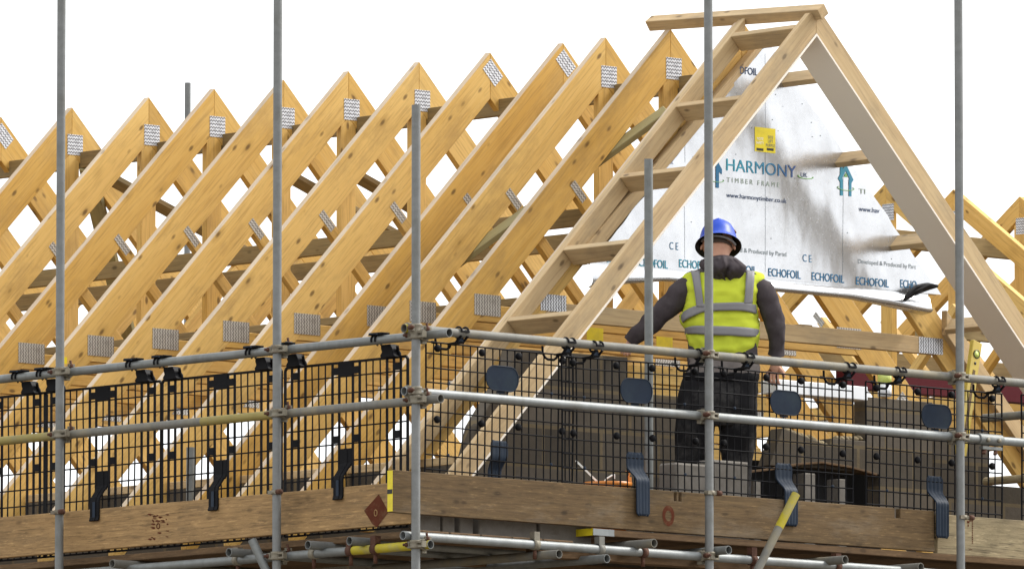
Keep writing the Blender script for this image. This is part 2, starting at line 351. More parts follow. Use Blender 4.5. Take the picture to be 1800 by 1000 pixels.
# ------------------------------------------------------------------ roof trusses
def rect(cx, cz, w, h, a=0.0):
    c, s = cos(a), sin(a)
    return [(cx+x*c-z*s, cz+x*s+z*c) for x, z in ((-w/2, -h/2), (w/2, -h/2), (w/2, h/2), (-w/2, h/2))]
def make_truss(name, y, kind='king', pitch=1.0, d=.279, t=.045, run=2.95, tiez=-1.72, wood_='pine', Udir=AX, org=None, detail=True):
    org = V(org) if org is not None else V((XR, y, ZR)); U = V(Udir); nn = U.cross(AZ)
    root = empty(name, org)
    o = org - nn*t; k = pitch
    def pl(n, poly, ax, mat=wood_, par=root): return plank(n, poly, o, U, AZ, t, ax, mat, par)
    r2 = sqrt(1+k*k)
    ra = pl('rafter', [(0, 0), (-run, -run*k), (-run, -run*k-d*.72), (-run+d*.28/k, -run*k-d*.72), (0, -d)], (-1/r2, -k/r2))
    rb_ = pl('rafter', [(0, -d), (run-d*.28/k, -run*k-d*.72), (run, -run*k-d*.72), (run, -run*k), (0, 0)], (1/r2, -k/r2))
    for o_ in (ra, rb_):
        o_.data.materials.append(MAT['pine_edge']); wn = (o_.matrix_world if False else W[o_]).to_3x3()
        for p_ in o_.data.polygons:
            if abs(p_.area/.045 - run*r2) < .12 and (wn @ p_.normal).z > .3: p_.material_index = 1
    if not detail: return root
    tx = (-tiez-d)/k; tb = (-tiez+.10-d)/k
    pl('tie_beam', [(-tx, tiez), (tx, tiez), (tb, tiez-.10), (-tb, tiez-.10)], (1, 0))
    hx = 0.0
    if kind == 'king':
        hx = .06
        pl('king_post', [(-.06, -d-.06), (0, -d), (.06, -d-.06), (.06, tiez), (-.06, tiez)], (0, -1))
    for s in (-1, 1):
        A = (-.715, -.994); B = (-.765, -1.044)
        e1 = A[1]-(-hx-A[0]); poly = [A, (-hx, e1), (-hx, tiez), (B[0]+(B[1]-tiez), tiez), B]
        if s == 1: poly = [(-p[0], p[1]) for p in poly][::-1]
        pl('web', poly, (-s*.707, -.707))
    if kind == 'gable': return root
    of = org + nn*0 - nn*.0003
    def pt(poly, ax, mat): plank('nail_plate', poly, of, U, AZ, .0022, ax, mat, root, 0)
    if kind == 'king': pt(rect(.025, -.235, .125, .128), (1, 0), 'plate')
    else: pt(rect(.02, -.122, .14, .092, radians(-45)), (.707, -.707), 'plate')
    for s in (-1, 1):
        pt(rect(s*1.46, -1.722, .205, .122), (0, -1), 'plate_dull')
        if s < 0: pt(rect(s*.742, -1.014, .05, .135, radians(s*-45+90) if s > 0 else radians(45)), (s*-.707, -.707), 'plate_dull')
    return root
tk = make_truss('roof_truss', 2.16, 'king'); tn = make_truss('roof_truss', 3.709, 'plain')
GT = 'pine roof trusses standing in a row'
rows = [(2.16, 'k', 'pine roof truss under the rear end of the ridge batten'),
        (2.71, 'k', 'pine roof truss with upright apex plate, next to the truss under the batten'),
        (3.076, 'n', 'pine roof truss with tilted apex plate, close against the upright plated truss'),
        (3.709, 'n', 'pine roof truss with tilted apex plate, peak standing alone right of the short corner standard'),
        (4.335, 'k', 'pine roof truss with knotty peak directly above the top of the short corner standard'),
        (4.966, 'k', 'pine roof truss whose peak stands midway between the tall left standard and the corner standard'),
        (5.554, 'k', 'stained pine roof truss whose peak touches the tall second standard from the left'),
        (6.192, 'k', 'pine roof truss whose peak stands right of the distant pole rising over the roof'),
        (6.802, 'k', 'pine roof truss whose peak stands left of the distant pole rising over the roof'),
        (7.529, 'k', 'pine roof truss whose peak is just right of the leftmost tall standard'),
        (8.212, 'n', 'pine roof truss with tilted apex plate cut by the left edge of the picture'),
        (8.86, 'k', 'pine roof truss outside the left edge, only the upper right rafter in view'),
        (9.49, 'k', 'pine roof truss outside the left edge, second right rafter in view from the corner'),
        (10.1, 'k', 'pine roof truss far outside the left edge, right rafter seen low through the mesh'),
        (10.75, 'k', 'last pine roof truss, right rafter foot seen low at the left edge')]
used = set()
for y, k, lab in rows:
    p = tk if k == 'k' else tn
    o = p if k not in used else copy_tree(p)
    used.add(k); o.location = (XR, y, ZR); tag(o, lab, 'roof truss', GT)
for o_, px, py in ((tk, 1664, 620), (tk, 1757, 612)):
    q_ = at(px, py, Y=2.1588); u_ = (q_.x-XR - (q_.z-ZR))/2
    plank('nail_plate', rect(u_-.07, -u_-.07-.07, .27, .15, radians(-45)), V((XR, 2.1597, ZR)), AX, AZ, .0022, (.707, -.707), 'plate_dull', o_, 0); break
g = make_truss('gable_truss', 1.566, 'gable', d=.255, tiez=-1.752)
for c_ in g.children:
    if c_.name.startswith('tie_beam'): c_.data.materials[0] = MAT['pine_pale']
tag(g, 'gable end roof truss behind the silver foil panel with a pale bottom tie', 'roof truss')
for s, x in ((-1, -1.50), (1, 1.55)):
    plank('nail_plate', rect(s*abs(x), -1.802 if s > 0 else -1.755, .20, .095), V((XR, 1.5663, ZR)), AX, AZ, .0022, (0, -1), 'plate', g, 0)
# binders and braces running along the roof
def binder(x, z, y0, y1, wd, hh, lab, mat='treated'):
    o = timber('binder', (x, y0, z), (x, y1, z), wd, hh, mat); tag(o, lab, 'timber', 'timbers bracing the trusses'); return o
binder(XR+.09, ZR-.325, 2.05, 11.2, .045, .10, 'dark treated binder running under the truss peaks beside the king posts')
binder(XR-.45, ZR-1.12, 2.05, 11.2, .045, .10, 'dark treated binder running along the left webs at mid height')
binder(XR+.45, ZR-1.12, 2.05, 11.2, .045, .10, 'dark treated binder running along the right webs at mid height')
binder(XR-1.15, ZR-1.68, 2.2, 11.2, .10, .045, 'brown binder lying along the left ends of the tie beams')
binder(XR+1.15, ZR-1.68, 2.2, 11.2, .10, .045, 'brown binder lying along the right ends of the tie beams')
nL, nR = V((1, 0, -1)).normalized(), V((-1, 0, -1)).normalized()
def brace(pa, pb, side, lab, wd=.10, sag=.02, mat='green'):
    n_ = nL if side < 0 else nR; p0 = V((XR, 0, ZR-.279)) + n_*sag
    a, b = atp(*pa, p0, n_), atp(*pb, p0, n_); e = (a-b).normalized()
    o = timber('brace', a+e*.1, b-e*.1, wd, .035, 'treated' if lab[:5] == 'brown' else 'green', None, n_); tag(o, lab, 'timber', 'timbers bracing the trusses')
brace((1148, 212), (812, 455), -1, 'greenish brace sloping down left behind the rafters beside the ladder frame')
brace((186, 310), (425, 441), 1, 'brown brace sloping down right behind the trusses left of the second tall standard')
brace((505, 308), (725, 432), 1, 'brown brace sloping down right between the second tall standard and the corner standard')
brace((625, 309), (830, 425), 1, 'brown brace sloping down right behind the corner standard')
brace((160, 320), (232, 620), 1, 'greenish plank brace sloping steeply down right between the leftmost trusses', .12)

# ------------------------------------------------------------------ gable ladder
YL, ZL = .95, 9.43
lad = empty('gable_ladder', (XR, YL, ZL), 'pale timber gable ladder with noggins and white soffit overhanging the gable', 'gable ladder')
def lpl(n, poly, y, t, ax, mat='pine_pale', bev=.003): return plank(n, poly, V((XR, y+t, ZL)), AX, AZ, t, ax, mat, lad, bev)
D1 = .168
lpl('rafter', [(-.055, -.055), (-3.0, -3.0), (-2.93, -3.07-.05), (0, -D1), (0, -.055)], YL, .038, (-.707, -.707))
lpl('rafter', [(0, -D1), (2.93, -2.93-D1), (3.0, -3.0), (.055, -.055), (0, -.055)], YL, .038, (.707, -.707))
lpl('rafter', [(-.03, -.03), (-2.75, -2.75), (-2.75, -2.75-.145), (-.03, -.175)], 1.503, .030, (-.707, -.707))
lpl('rafter', [(-.03, -.035), (-2.75, -2.755), (-2.75, -2.75-.14), (-.03, -.17)], 1.535, .028, (-.707, -.707))
lpl('rafter', [(1.62, -1.62-.145), (2.9, -2.9-.145), (2.9, -2.9), (1.62, -1.62)], 1.503, .045, (.707, -.707))
for x, z in ((1288.5, 62), (1190.5, 184), (1092.5, 308), (990.5, 433), (893, 558)):      # noggins of the left slope
    q = at(x, z, Y=1.5); dx = (q.x-XR + (q.z-ZL))/2
    o = V((XR+dx, .99, ZL+dx)); u = V((.707, 0, .707)); v = V((.707, 0, -.707))
    plank('noggin', [(-.019, 0), (.019, 0), (.019, .115), (-.019, .115)], o + V((0, .511, 0)), u, v, -.511 if u.cross(v).y > 0 else .511, (0, 1), 'pine_pale', lad) if False else \
        timber('noggin', o + v*.0575 + V((0, 0, 0)), o + v*.0575 + V((0, .511, 0)), .038, .115, 'pine_pale', lad, v)
for dx in (.33, .765, 1.22, 1.68):                                                        # noggins of the right slope
    o = V((XR+dx, .99, ZL-dx)); v = V((-.707, 0, -.707))
    timber('noggin', o + v*.052 , o + v*.052 + V((0, .5145 if dx > 1.6 else .506, 0)), .038, .10, 'pine_pale', lad, v)
for s in (-1, 1):
    o = V((XR, YL-.006, ZL-D1-.002)); pts = [(0, 0), (s*2.9, -2.9), (s*2.9, -2.9-.016), (0, -.016)]
    if s < 0: pts = pts[::-1]
    plank('soffit_board', pts, o + V((0, .238 if s > 0 else .046, 0)), AX, AZ, .238 if s > 0 else .046, (s*.707, -.707), 'soffit', lad, .001)
rb = timber('ridge_batten', at(1447, 21, X=XR), V((XR, 2.33, ZR+.045)), .068, .068, 'pine_pale', None, (.8, 0, .6), .003)
tag(rb, 'pale ridge batten lying along the peaks above the gable ladder', 'timber')

# ------------------------------------------------------------------ spandrel panel
YP = 1.495
pan = empty('spandrel_panel', (XR, YP, ZR-1.5), 'triangular silver foil faced gable panel printed with blue company lettering', 'gable panel')
cTop, cL, cR = (.137, -.128), (-1.275, -1.516), (1.56, -1.505)
b_ = MB()
NX, NZ = 120, 64
def tri(u, v):   # u across, v down
    l = V((cTop[0]+(cL[0]-cTop[0])*v, cTop[1]+(cL[1]-cTop[1])*v)); r = V((cTop[0]+(cR[0]-cTop[0])*v, cTop[1]+(cR[1]-cTop[1])*v))
    return l.lerp(r, u)
vs = []; fs = []
for j in range(NZ+1):
    v = max(j/NZ, .012)
    for i in range(NX+1):
        p = tri(i/NX, v); e = min(i, NX-i)/NX
        jag = (noise.noise(V((p.x*9, p.y*9, 3)))*.014 if i in (0, NX) else 0)
        vs.append(V((XR+p.x+jag, foil_y(XR+p.x, ZR+p.y), ZR+p.y)))
for j in range(NZ):
    for i in range(NX):
        a = j*(NX+1)+i; fs.append((a, a+NX+1, a+NX+2, a+1))
b_.add(vs, fs, True); b_.build('foil_facing', 'foil', pan)
plank('core', [cTop, cL, cR], V((XR, YP+.058, ZR)), AX, AZ, .038, (1, 0), 'pine_pale', pan, 0)
plank('frame_member', [(cTop[0], cTop[1]+.006), (-1.30, -1.44), (-1.275, -1.53), (cTop[0], cTop[1]-.055)], V((XR-.035, YP+.056, ZR)), AX, AZ, .062, (-.707, -.707), 'pine_pale', pan, .002)
# foil skirt folded under the lower edge
vs = []; fs = []; prof = [(0, .0), (-.002, -.016), (.010, -.028), (.028, -.040), (.038, -.054), (.020, -.066), (-.05, -.070)]
for i in range(61):
    u = i/60; x = cL[0]-.01 + (cR[0]-cL[0]-.10)*u
    endl, endr = max(0, 1-u/.22), max(0, 1-(1-u)/.24)
    for k, (yy, zz) in enumerate(prof):
        d = noise.noise(V((x*3.3, k*.7, 1.3)))
        drop = 1 + 1.1*endl*(k > 2) + .75*endr*(k > 2)
        vs.append(V((XR+x + .01*d*(k > 2), YP-.008-yy*(.5+.5*endr) + .012*d*(k > 3)*(endl+endr+.2), ZR-1.508 + (zz*drop) + .010*d*(k > 1)*(endl+endr+.15))))
n_ = len(prof)
for i in range(60):
    for k in range(n_-1): a = i*n_+k; fs.append((a, a+1, a+n_+1, a+n_))
MB().add(vs, fs, True).build('foil_skirt', 'foil', pan)
tc = [[(1590, 530), (1606, 521), (1622, 514), (1636, 509), (1649, 505)], [(1592, 522), (1607, 513), (1622, 507), (1637, 504), (1650, 503)],
      [(1600, 511), (1612, 504), (1625, 500), (1636, 500), (1641, 499)], [(1603, 505), (1613, 500), (1622, 498), (1628, 497), (1632, 497)]]
vs = [at(x, y, Y=YP-.045-(.03 if k in (1, 2) else 0)-.006*((i+k) % 2)) for k, row in enumerate(tc) for i, (x, y) in enumerate(row)]
fs = [(k*5+i, k*5+i+1, k*5+i+6, k*5+i+5) for k in range(3) for i in range(4)]
MB().add(vs, fs, False).build('torn_corner', 'black', pan).modifiers.new('s', 'SOLIDIFY').thickness = .012
def pt_(body, pxl, pyb, pxr, hpx, mat, **k):
    a = at(pxl, pyb, Y=YP-.018); c = at(pxr, pyb, Y=YP-.018)
    return text(body, c.x-a.x, a, mat, pan, hpx/316.0, conform=True, **k)
pt_('HARMONY', 1279, 300, 1401.5, 22.5, 'harmony')
pt_('UK', 1410, 311, 1421.5, 8.5, 'ink', bold=.004)
pt_('TIMBER FRAME', 1280, 320, 1372, 9, 'sage', spacing=1.6)
pt_('www.harmonytimber.co.uk', 1279.5, 349, 1385, 11, 'ink', bold=.004)
pt_('www.hav', 1512, 371, 1548, 9, 'ink', bold=.004)
pt_('TI', 1512, 340, 1523, 9, 'sage')
pt_('Developed & Produced by Partel', 1270, 442, 1385, 10.5, 'grey_ink')
pt_('Developed & Produced by Part', 1511, 465, 1613, 10.5, 'grey_ink')
for x, y in ((1180, 438), (1414, 459.5)): pt_('C E', x, y, x+15.5, 13.5, 'blue', bold=-.004)
for x, y, s_, mm in ((1120, 467, 'ECHOFOIL', 'teal'), (1197, 469.5, 'ECHOFOIL', 'teal'), (1275, 477, 'ECHOFOIL', 'blue'), (1353, 485, 'ECHOFOIL', 'blue'), (1430, 492, 'ECHOFOIL', 'blue'), (1507.5, 500, 'ECHOFOIL', 'blue'), (1585, 505, 'ECHO', 'blue')):
    pt_(s_, x, y, x+(57 if len(s_) > 4 else 29), 15, mm, bold=.006)
pt_('HOFOIL', 1052, 459, 1080, 13, 'teal', bold=.004)
pt_('DFOIL', 1303, 130, 1333.5, 13.5, 'ink', bold=.006)
pt_('UK', 1178, 288, 1187, 7, 'ink')
def lay(b, base):
    for i, v in enumerate(b.v): b.v[i] = V((v.x, foil_y(v.x, v.z) - .003 + (v.y-base), v.z))
    return b
def logo(px, py, clip=False):
    o = at(px, py, Y=YP-.0105); k = 1/316.0*1.3
    def P(l): return [(x*k, -z*k) for x, z in l]
    b = MB()
    for poly in ([(-15, 0), (0, -22), (15, 0), (11, 5), (0, -12), (-11, 5)], [(-11, 4), (-6, -1), (-6, 24), (-11, 24)], [(6, -1), (11, 4), (11, 24), (6, 24)], [(-11, -17), (-6, -19), (-6, -10), (-11, -4)]):
        b.prism(P(poly), o, AX, AZ, .0006)
    lay(b, o.y).build('logo', 'harmony', pan, frame(o - V((.2, 0, 0)), (1, 0, 0), (0, 0, 1)))
    b = MB(); b.prism(P([(-3.5, -3), (0, -9), (3.5, -3)]), o, AX, AZ, .0006)
    b.tube([o + V((cos(a)*16*k, -.001, (-13 + 3.2*sin(a))*k)) for a in [radians(150+i*12) for i in range(21)]], .0022, 5); lay(b, o.y).build('logo', 'green_ink', pan)
logo(1487, 315)
o = at(1262, 300, Y=YP-.0105)
lay(MB().prism([(.0, .055), (.035, .01), (.035, -.02), (.012, -.005), (.012, -.10), (-.012, -.10), (-.012, .06)], o, AX, AZ, .0006), o.y).build('logo', 'blue', pan)
lay(MB().tube([o + V((.05*cos(a), 0, -.055+.012*sin(a))) for a in [radians(170+i*14) for i in range(16)]], .0022, 5), o.y).build('logo', 'green_ink', pan)
o = at(1417, 314, Y=YP-.0105)
lay(MB().tube([o + V((.062*cos(a), 0, .013*sin(a)+.012)) for a in [radians(165+i*12) for i in range(18)]], .003, 5), o.y).build('logo', 'green_ink', pan)
a, c = at(1327, 266, Y=YP-.0108), at(1363, 227, Y=YP-.0108)
MB().span(a, c+V((0, .0008, 0))).build('notice', 'tape', pan)
for s_, x0, y0, x1, hh, mm in (('SITE', 1350, 244, 1359, 5.5, 'ink'), ('LIFT', 1350, 251, 1359, 5.5, 'ink'), ('PURPLE', 1346.5, 258, 1362, 5.5, 'ink'), ('NOTE', 1331, 246, 1342, 5, 'white'), ('SAFETY', 1329, 253, 1343, 5, 'white')):
    a = at(x0, y0, Y=YP-.0115); c = at(x1, y0, Y=YP-.0115); text(s_, c.x-a.x, a, mm, pan, hh/316.)
for x0, x1 in ((1330, 1342), (1348, 1360)):
    a, c = at(x0, 264.5, Y=YP-.0115), at(x1, 261.5, Y=YP-.0115); MB().span(a, c+V((0, .0008, 0))).build('notice_bar', 'tape_black', pan)
b = MB()                                    # stapled seams in the foil
for x, y0, y1 in ((1345, 95, 478), (1206, 255, 285), (1482.5, 272, 492), (1205, 330, 455)):
    a, c = at(x, y0, Y=YP-.0095), at(x, y1, Y=YP-.0095); c.x = a.x
    for k in range(24): b.bar(a.lerp(c, k/24), a.lerp(c, (k+1)/24), .0018, .001, (0, 1, 0))
random.seed(4)
for _ in range(26):
    v = random.uniform(.15, .95); p = tri(random.uniform(.05, .95), v); b.box((XR+p.x, foil_y(XR+p.x, ZR+p.y)-.001, ZR+p.y), (.007, .002, random.choice((.003, .005))))
for i, v in enumerate(b.v): b.v[i] = V((v.x, foil_y(v.x, v.z) - .0015, v.z))
b.build('seam', 'grey_ink', pan)

# ================================================================== SCAFFOLD
RO = .02415
def pole(name, x, y, z0, z1, mat, lab, cat='scaffold pole', r=RO, group='upright scaffold standards'):
    m = frame((x, y, z0), (0, 0, 1), (0, 1, 0))
    o = MB().tube([(x, y, z0), (x, y, z1)], r, 20, True, .86).build(name, mat, None, m); return tag(o, lab, cat, group)
pole('scaffold_standard', 0, 2.964, 0, 11.5, 'galv_dark', 'leftmost tall grey scaffold standard running out of the top')
pole('scaffold_standard', 0, 1.130, 0, 11.5, 'galv_dark', 'tall grey scaffold standard second from the left')
pole('scaffold_standard', 0, 0, 0, at(733, 185, X=0).z, 'galv_dark', 'short corner standard where the two scaffold runs meet')
pole('scaffold_standard', 2.209, 0, 0, 11.5, 'galv_dark', 'tall grey scaffold standard in front of the worker')
pole('scaffold_standard', 4.196, 0, 0, 11.5, 'galv_dark', 'tall grey scaffold standard furthest right')
p = at(1140, 280, Y=.42); pole('scaffold_standard', p.x, .42, 6.2, p.z, 'galv', 'stub standard with square cut top left of the worker')
p = at(335, 786, X=1.15); pole('scaffold_standard', 1.15, p.y, 6.0, p.z, 'galv', 'low stub standard behind the mesh, below the yellow painted rail')
p = atd(330, 146, 83); pole('scaffold_standard', p.x, p.y, 0, p.z, 'galv_dark', 'distant scaffold pole rising beyond the roof', group='')
TG = 'horizontal scaffold tubes'
def rail(a, b, mat, lab, name='scaffold_tube', paint=()):
    a, b = V(a), V(b); d = (b-a).normalized(); m = frame(a, d, (0, 0, 1))
    o = MB().tube([a, b], RO, 20, True, .86).build(name, mat, None, m); tag(o, lab, 'scaffold tube', TG)
    for t0, t1, pm in paint: MB().tube([a+d*t0, a+d*t1], RO+.0006, 20, False).build('paint_band', pm, o, m)
    return o
ZL1, ZR1, ZL2, ZR2 = 7.190, 7.227, 6.838, 6.886
e = at(790, 585.5, X=.05)
rail((.05, e.y, ZL1), (.05, 12, ZL1), 'galv', 'left top guard rail tube above the mesh guards')
e2 = at(775, 700, X=.05)
rail((.05, e2.y, ZL2), (.05, 12, ZL2), 'galv_dirty', 'left middle rail tube with ochre painted stretches', paint=((1.36, 1.95, 'ochre_paint'), (3.2, 4.2, 'ochre_paint')))
a = at(710, 573, Y=.05); rail((a.x, .05, ZR1), (9, .05, ZR1), 'galv_dirty', 'right top guard rail tube in front of the worker', paint=((0, .07, 'yellow_paint'),))
a = at(710, 684, Y=.05); rail((a.x, .05, ZR2), (9, .05, ZR2), 'galv_light', 'right middle rail tube below the navy plates')
a = at(708, 941, Y=.05); zl = at(1000, 961, Y=.05).z
rail((a.x, .05, zl), (9, .05, zl), 'galv_light', 'right ledger tube under the deck boards')
zl2 = at(600, 969, X=.05).z; b1 = at(757, 968, X=.05)
rail((.05, b1.y, zl2), (.05, 12, zl2), 'galv', 'left ledger tube under the deck with yellow paint', paint=((.0, .03, 'yellow_paint'), (.10, .62, 'yellow_paint')))
# transoms: tube ends poking out under the decks
def transom(px, py, ax, L, mat, lab):
    if ax == 'x': p = at(px, py, X=-.07); rail(p, p+V((L, 0, 0)), mat, lab, 'transom_tube')
    else: p = at(px, py, Y=-.10); rail(p, p+V((0, L, 0)), mat, lab, 'transom_tube')
    return p
TL = [(197, 990, 'galv_dirty', 'transom tube end lowest at the lower left'), (402, 970, 'galv', 'transom tube end left of the slanting tube stub'),
      (541, 957, 'galv', 'transom tube end right of the second tall standard'), (614, 950, 'galv', 'transom tube end under the red diamond stencil')]
TR = [(983, 973, 'galv_dirty', 'transom tube end below the right ledger, left of the worker'), (1067, 981, 'galv', 'transom tube end held by a pale band coupler'),
      (1150, 954, 'galv_dirty', 'transom tube end right of the yellow taped board ends'), (1281, 966, 'galv', 'transom tube end beside the standard in front of the worker'),
      (1486, 983, 'galv_dirty', 'transom tube end right of the slanting yellow tube'), (1619, 996, 'galv_dirty', 'transom tube end at the bottom right')]
pl_ = [transom(x, y, 'x', 1.6, m, l) for x, y, m, l in TL]; pr_ = [transom(x, y, 'y', 1.5, m, l) for x, y, m, l in TR]
# lower slanting tubes
p = at(1399, 868, Y=-.06); q2 = at(1326, 1012, Y=-.03)
rail(p, q2, 'galv_dirty', 'slanting brace tube with yellow painted top end', 'brace_tube', ((.0, .23, 'yellow_paint'),))
p = at(443, 948, X=-.06); q2 = at(474, 1015, X=-.01); rail(p, q2, 'galv', 'slanting tube stub beside the second tall standard', 'brace_tube')
for yy, zz, lab in ((.55, 5.93, 'shadowed tube running under the right deck'), (1.0, 5.86, 'shadowed tube deep under the right deck')):
    rail((-.05 + .3*yy, yy, zz), (9, yy, zz), 'galv_dirty', lab)
# couplers
def make_coupler(rz=0.0):
    r = empty('scaffold_coupler', (0, 0, 0))
    b = MB(); h = .023
    for z in (-h, h): pass
    b.lathe([(.0245, -h), (.033, -h), (.034, -h*.6), (.031, -h*.3), (.031, h*.3), (.034, h*.6), (.033, h), (.0245, h)], (0, 0, 0), (0, 0, 1), 20)
    b.lathe([(.0245, -h), (.033, -h), (.034, -h*.6), (.031, -h*.3), (.031, h*.3), (.034, h*.6), (.033, h), (.0245, h)], (0, .05, 0), (1, 0, 0), 20)
    b.box((0, .026, 0), (.05, .03, .05)); b.box((.048, -.008, .012), (.045, .02, .010)); b.box((.048, -.008, -.012), (.045, .02, .010)); b.box((.070, -.004, 0), (.008, .03, .034))
    b.box((-.038, -.006, 0), (.02, .03, .036)); b.box((.04, .05, .036), (.018, .04, .016)); b.box((-.005, .05, -.038), (.04, .03, .014))
    b.build('clamp', 'coupler', r)
    MB().lathe([(0, -.014), (.014, -.014), (.014, .014), (.008, .016), (.008, .03), (0, .03)], (-.05, -.012, 0), (-.2, -1, 0), 6).build('nut', 'rust', r)
    MB().lathe([(0, -.012), (.013, -.012), (.013, .012), (.007, .014), (.007, .034), (0, .034)], (.045, .045, .03), (0, -.2, 1), 6).build('nut', 'rust', r)
    return r
cp = make_coupler(); first = True
CG = 'scaffold couplers'
CL = [(0, 2.964, ZL1, 1, 'coupler joining the left top rail to the leftmost tall standard'), (0, 2.964, ZL2, 1, 'coupler joining the left middle rail to the leftmost tall standard'),
      (0, 1.13, ZL1, 1, 'coupler joining the left top rail to the second tall standard'), (0, 1.13, ZL2, 1, 'coupler joining the left middle rail to the second tall standard'),
      (0, 0, ZL1, 1, 'coupler holding the left top rail at the corner standard'), (0, 0, ZL2, 1, 'coupler holding the left middle rail at the corner standard'),
      (0, 0, zl2, 1, 'coupler holding the yellow ended ledger at the corner standard'), (0, 1.13, zl2, 1, 'coupler on the second tall standard at the bottom ledger'),
      (2.209, 0, ZR1, 0, 'coupler on the worker side standard at the top rail'), (2.209, 0, ZR2, 0, 'coupler on the worker side standard at the middle rail'), (2.209, 0, zl, 0, 'coupler on the worker side standard at the bottom ledger'),
      (4.196, 0, ZR1, 0, 'coupler on the furthest right standard at the top rail'), (4.196, 0, ZR2, 0, 'coupler on the furthest right standard at the middle rail'),
      (0, 0, ZR1, 0, 'coupler hidden behind the corner standard at the right top rail'), (0, 0, ZR2, 0, 'coupler behind the corner standard at the right middle rail')]
for x, y, z, side, lab in CL:
    o = cp if first else copy_tree(cp); first = False
    o.location = (x, y, z); o.rotation_euler = (0, 0, -pi/2 if side else (.25 if x > 1 else 0)); tag(o, lab, 'coupler', CG)
# single board clips round the standards at toe board height
def clip(px, py, side, lab):
    p = at(px, py, X=0) if side else at(px, py, Y=0)
    o = empty('board_clip', p, lab, 'board clip', 'toe board clips on the standards')
    d = V((0, -1, 0)) if side else V((1, 0, 0)); i_ = V((1, 0, 0)) if side else V((0, 1, 0))
    MB().lathe([(.0245, -.012), (.031, -.012), (.031, .012), (.0245, .012)], p, (0, 0, 1), 18).bar(p+d*-.04-i_*.025, p+d*.055-i_*.02, .012, .02).build('clamp', 'coupler', o)
    MB().lathe([(0, -.018), (.015, -.018), (.015, .016), (0, .016)], p + d*.05 - i_*.024, d, 8).build('nut', 'rust', o)
clip(104, 900, 1, 'rusty board clip on the leftmost tall standard'); clip(486, 865, 1, 'rusty board clip on the second tall standard')
clip(1247, 866, 0, 'board clip on the standard in front of the worker'); clip(1691, 909, 0, 'board clip on the furthest right standard')
# bands tying transoms to ledgers
def band(px, py, side, mat, lab):
    z = zl2 if side else zl; p = at(px, py, X=.05) if side else at(px, py, Y=.05); p.z = z
    ax = V((0, 1, 0)) if side else V((1, 0, 0))
    o = empty('band_coupler', p, lab, 'band coupler', 'band couplers on the ledgers')
    MB().lathe([(.0245, -.020), (.030, -.020), (.030, .020), (.0245, .020)], p, ax, 18).box(p+V((0, 0, .045)), (.04, .04, .05)).build('band', mat, o)
    MB().lathe([(0, 0), (.011, 0), (.011, .05), (0, .05)], p+V((0, 0, -.03)), (0, 0, -1), 8).build('bolt', 'rust', o)
for px, py, sd_, m, l in ((418, 985, 1, 'coupler', 'band coupler under the transom left of the tube stub'), (552, 975, 1, 'coupler', 'band coupler on the grey part of the left ledger'), (617, 967, 1, 'rust', 'band coupler on the yellow part of the left ledger'), (660, 963, 1, 'rust', 'rusty band on the yellow ledger near the corner'),
                          (940, 957, 0, 'coupler', 'band coupler left of the low transom end'), (1054, 966, 0, 'galv_dirty', 'pale wide band coupler on the right ledger'), (1130, 971, 0, 'rust', 'rusty band under the taped board ends'), (1322, 983, 0, 'rust', 'rusty band beside the slanting yellow tube'), (1470, 993, 0, 'rust', 'rusty band at the bottom right of the ledger')): band(px, py, sd_, m, l)
p = at(1739, 777, Y=.05); p.z = ZR2
o = empty('sleeve_coupler', p, 'grey sleeve coupler with two bolts joining the right middle rail', 'coupler')
MB().lathe([(.0245, -.095), (.0315, -.095), (.033, -.09), (.033, .09), (.0315, .095), (.0245, .095)], p, (1, 0, 0), 20).box(p+V((0, -.012, -.05)), (.16, .03, .018)).build('sleeve', 'galv', o)
for s in (-.045, .045):
    MB().lathe([(0, 0), (.013, 0), (.013, .012), (0, .012)], p+V((s, -.03, -.005)), (0, -1, 0), 8).build('bolt', 'coupler', o)
    MB().bar(p+V((s, -.01, -.05)), p+V((s-.03, -.03, -.085)), .02, .012).build('bolt', 'rust', o)

# ------------------------------------------------------------------ toe boards and decks
BG = 'scaffold toe boards'
def board(name, a, b, mat, ax, lab, group, bev=.004, org=None):
    a, b = V(a), V(b); lo = V((min(a.x, b.x), min(a.y, b.y), min(a.z, b.z)))
    m = frame(lo, ax, (0, 0, 1)); o = MB().span(a, b).build(name, mat, None, m, bev); return tag(o, lab, 'scaffold board', group)
tl = board('toe_board', (.10, .145, 6.181), (.138, 4.05, 6.412), 'board_tan', (0, 1, 0), 'tan weathered toe board of the left run with red stencils', BG)
board('toe_board', (.102, 4.06, 6.18), (.14, 8, 6.41), 'board_tan', (0, 1, 0), 'tan toe board at the far left edge', BG)
x0 = at(690, 860, Y=.1).x; x1 = at(1643, 930, Y=.1).x
tr_ = MB()
def sl(px, w_): x = at(px, 865, Y=.1).x; return (x, x+w_)
xs = [x0]; slots = [(at(1168+17, 870, Y=.1).x, .022), (at(1193, 870, Y=.1).x, .022), (at(1573, 905, Y=.1).x, .044)]
poly = [(x0, 6.229), (x1, 6.229), (x1, 6.460)]
for x, w_ in reversed(slots): poly += [(x+w_, 6.460), (x+w_, 6.405), (x, 6.405), (x, 6.460)]
poly += [(x0, 6.460)]
trb = plank('toe_board', poly, V((0, .138, 0)), AX, AZ, .038, (1, 0), 'board_dark', None, .003); tag(trb, 'long dark grimy toe board of the right run with notches in its top edge', 'scaffold board', BG)
tp_ = board('toe_board', (at(1648, 930, Y=.12).x, .122, 6.222), (9, .16, 6.448), 'board_pale', (1, 0, 0), 'pale newer toe board at the right end of the gable run', BG)
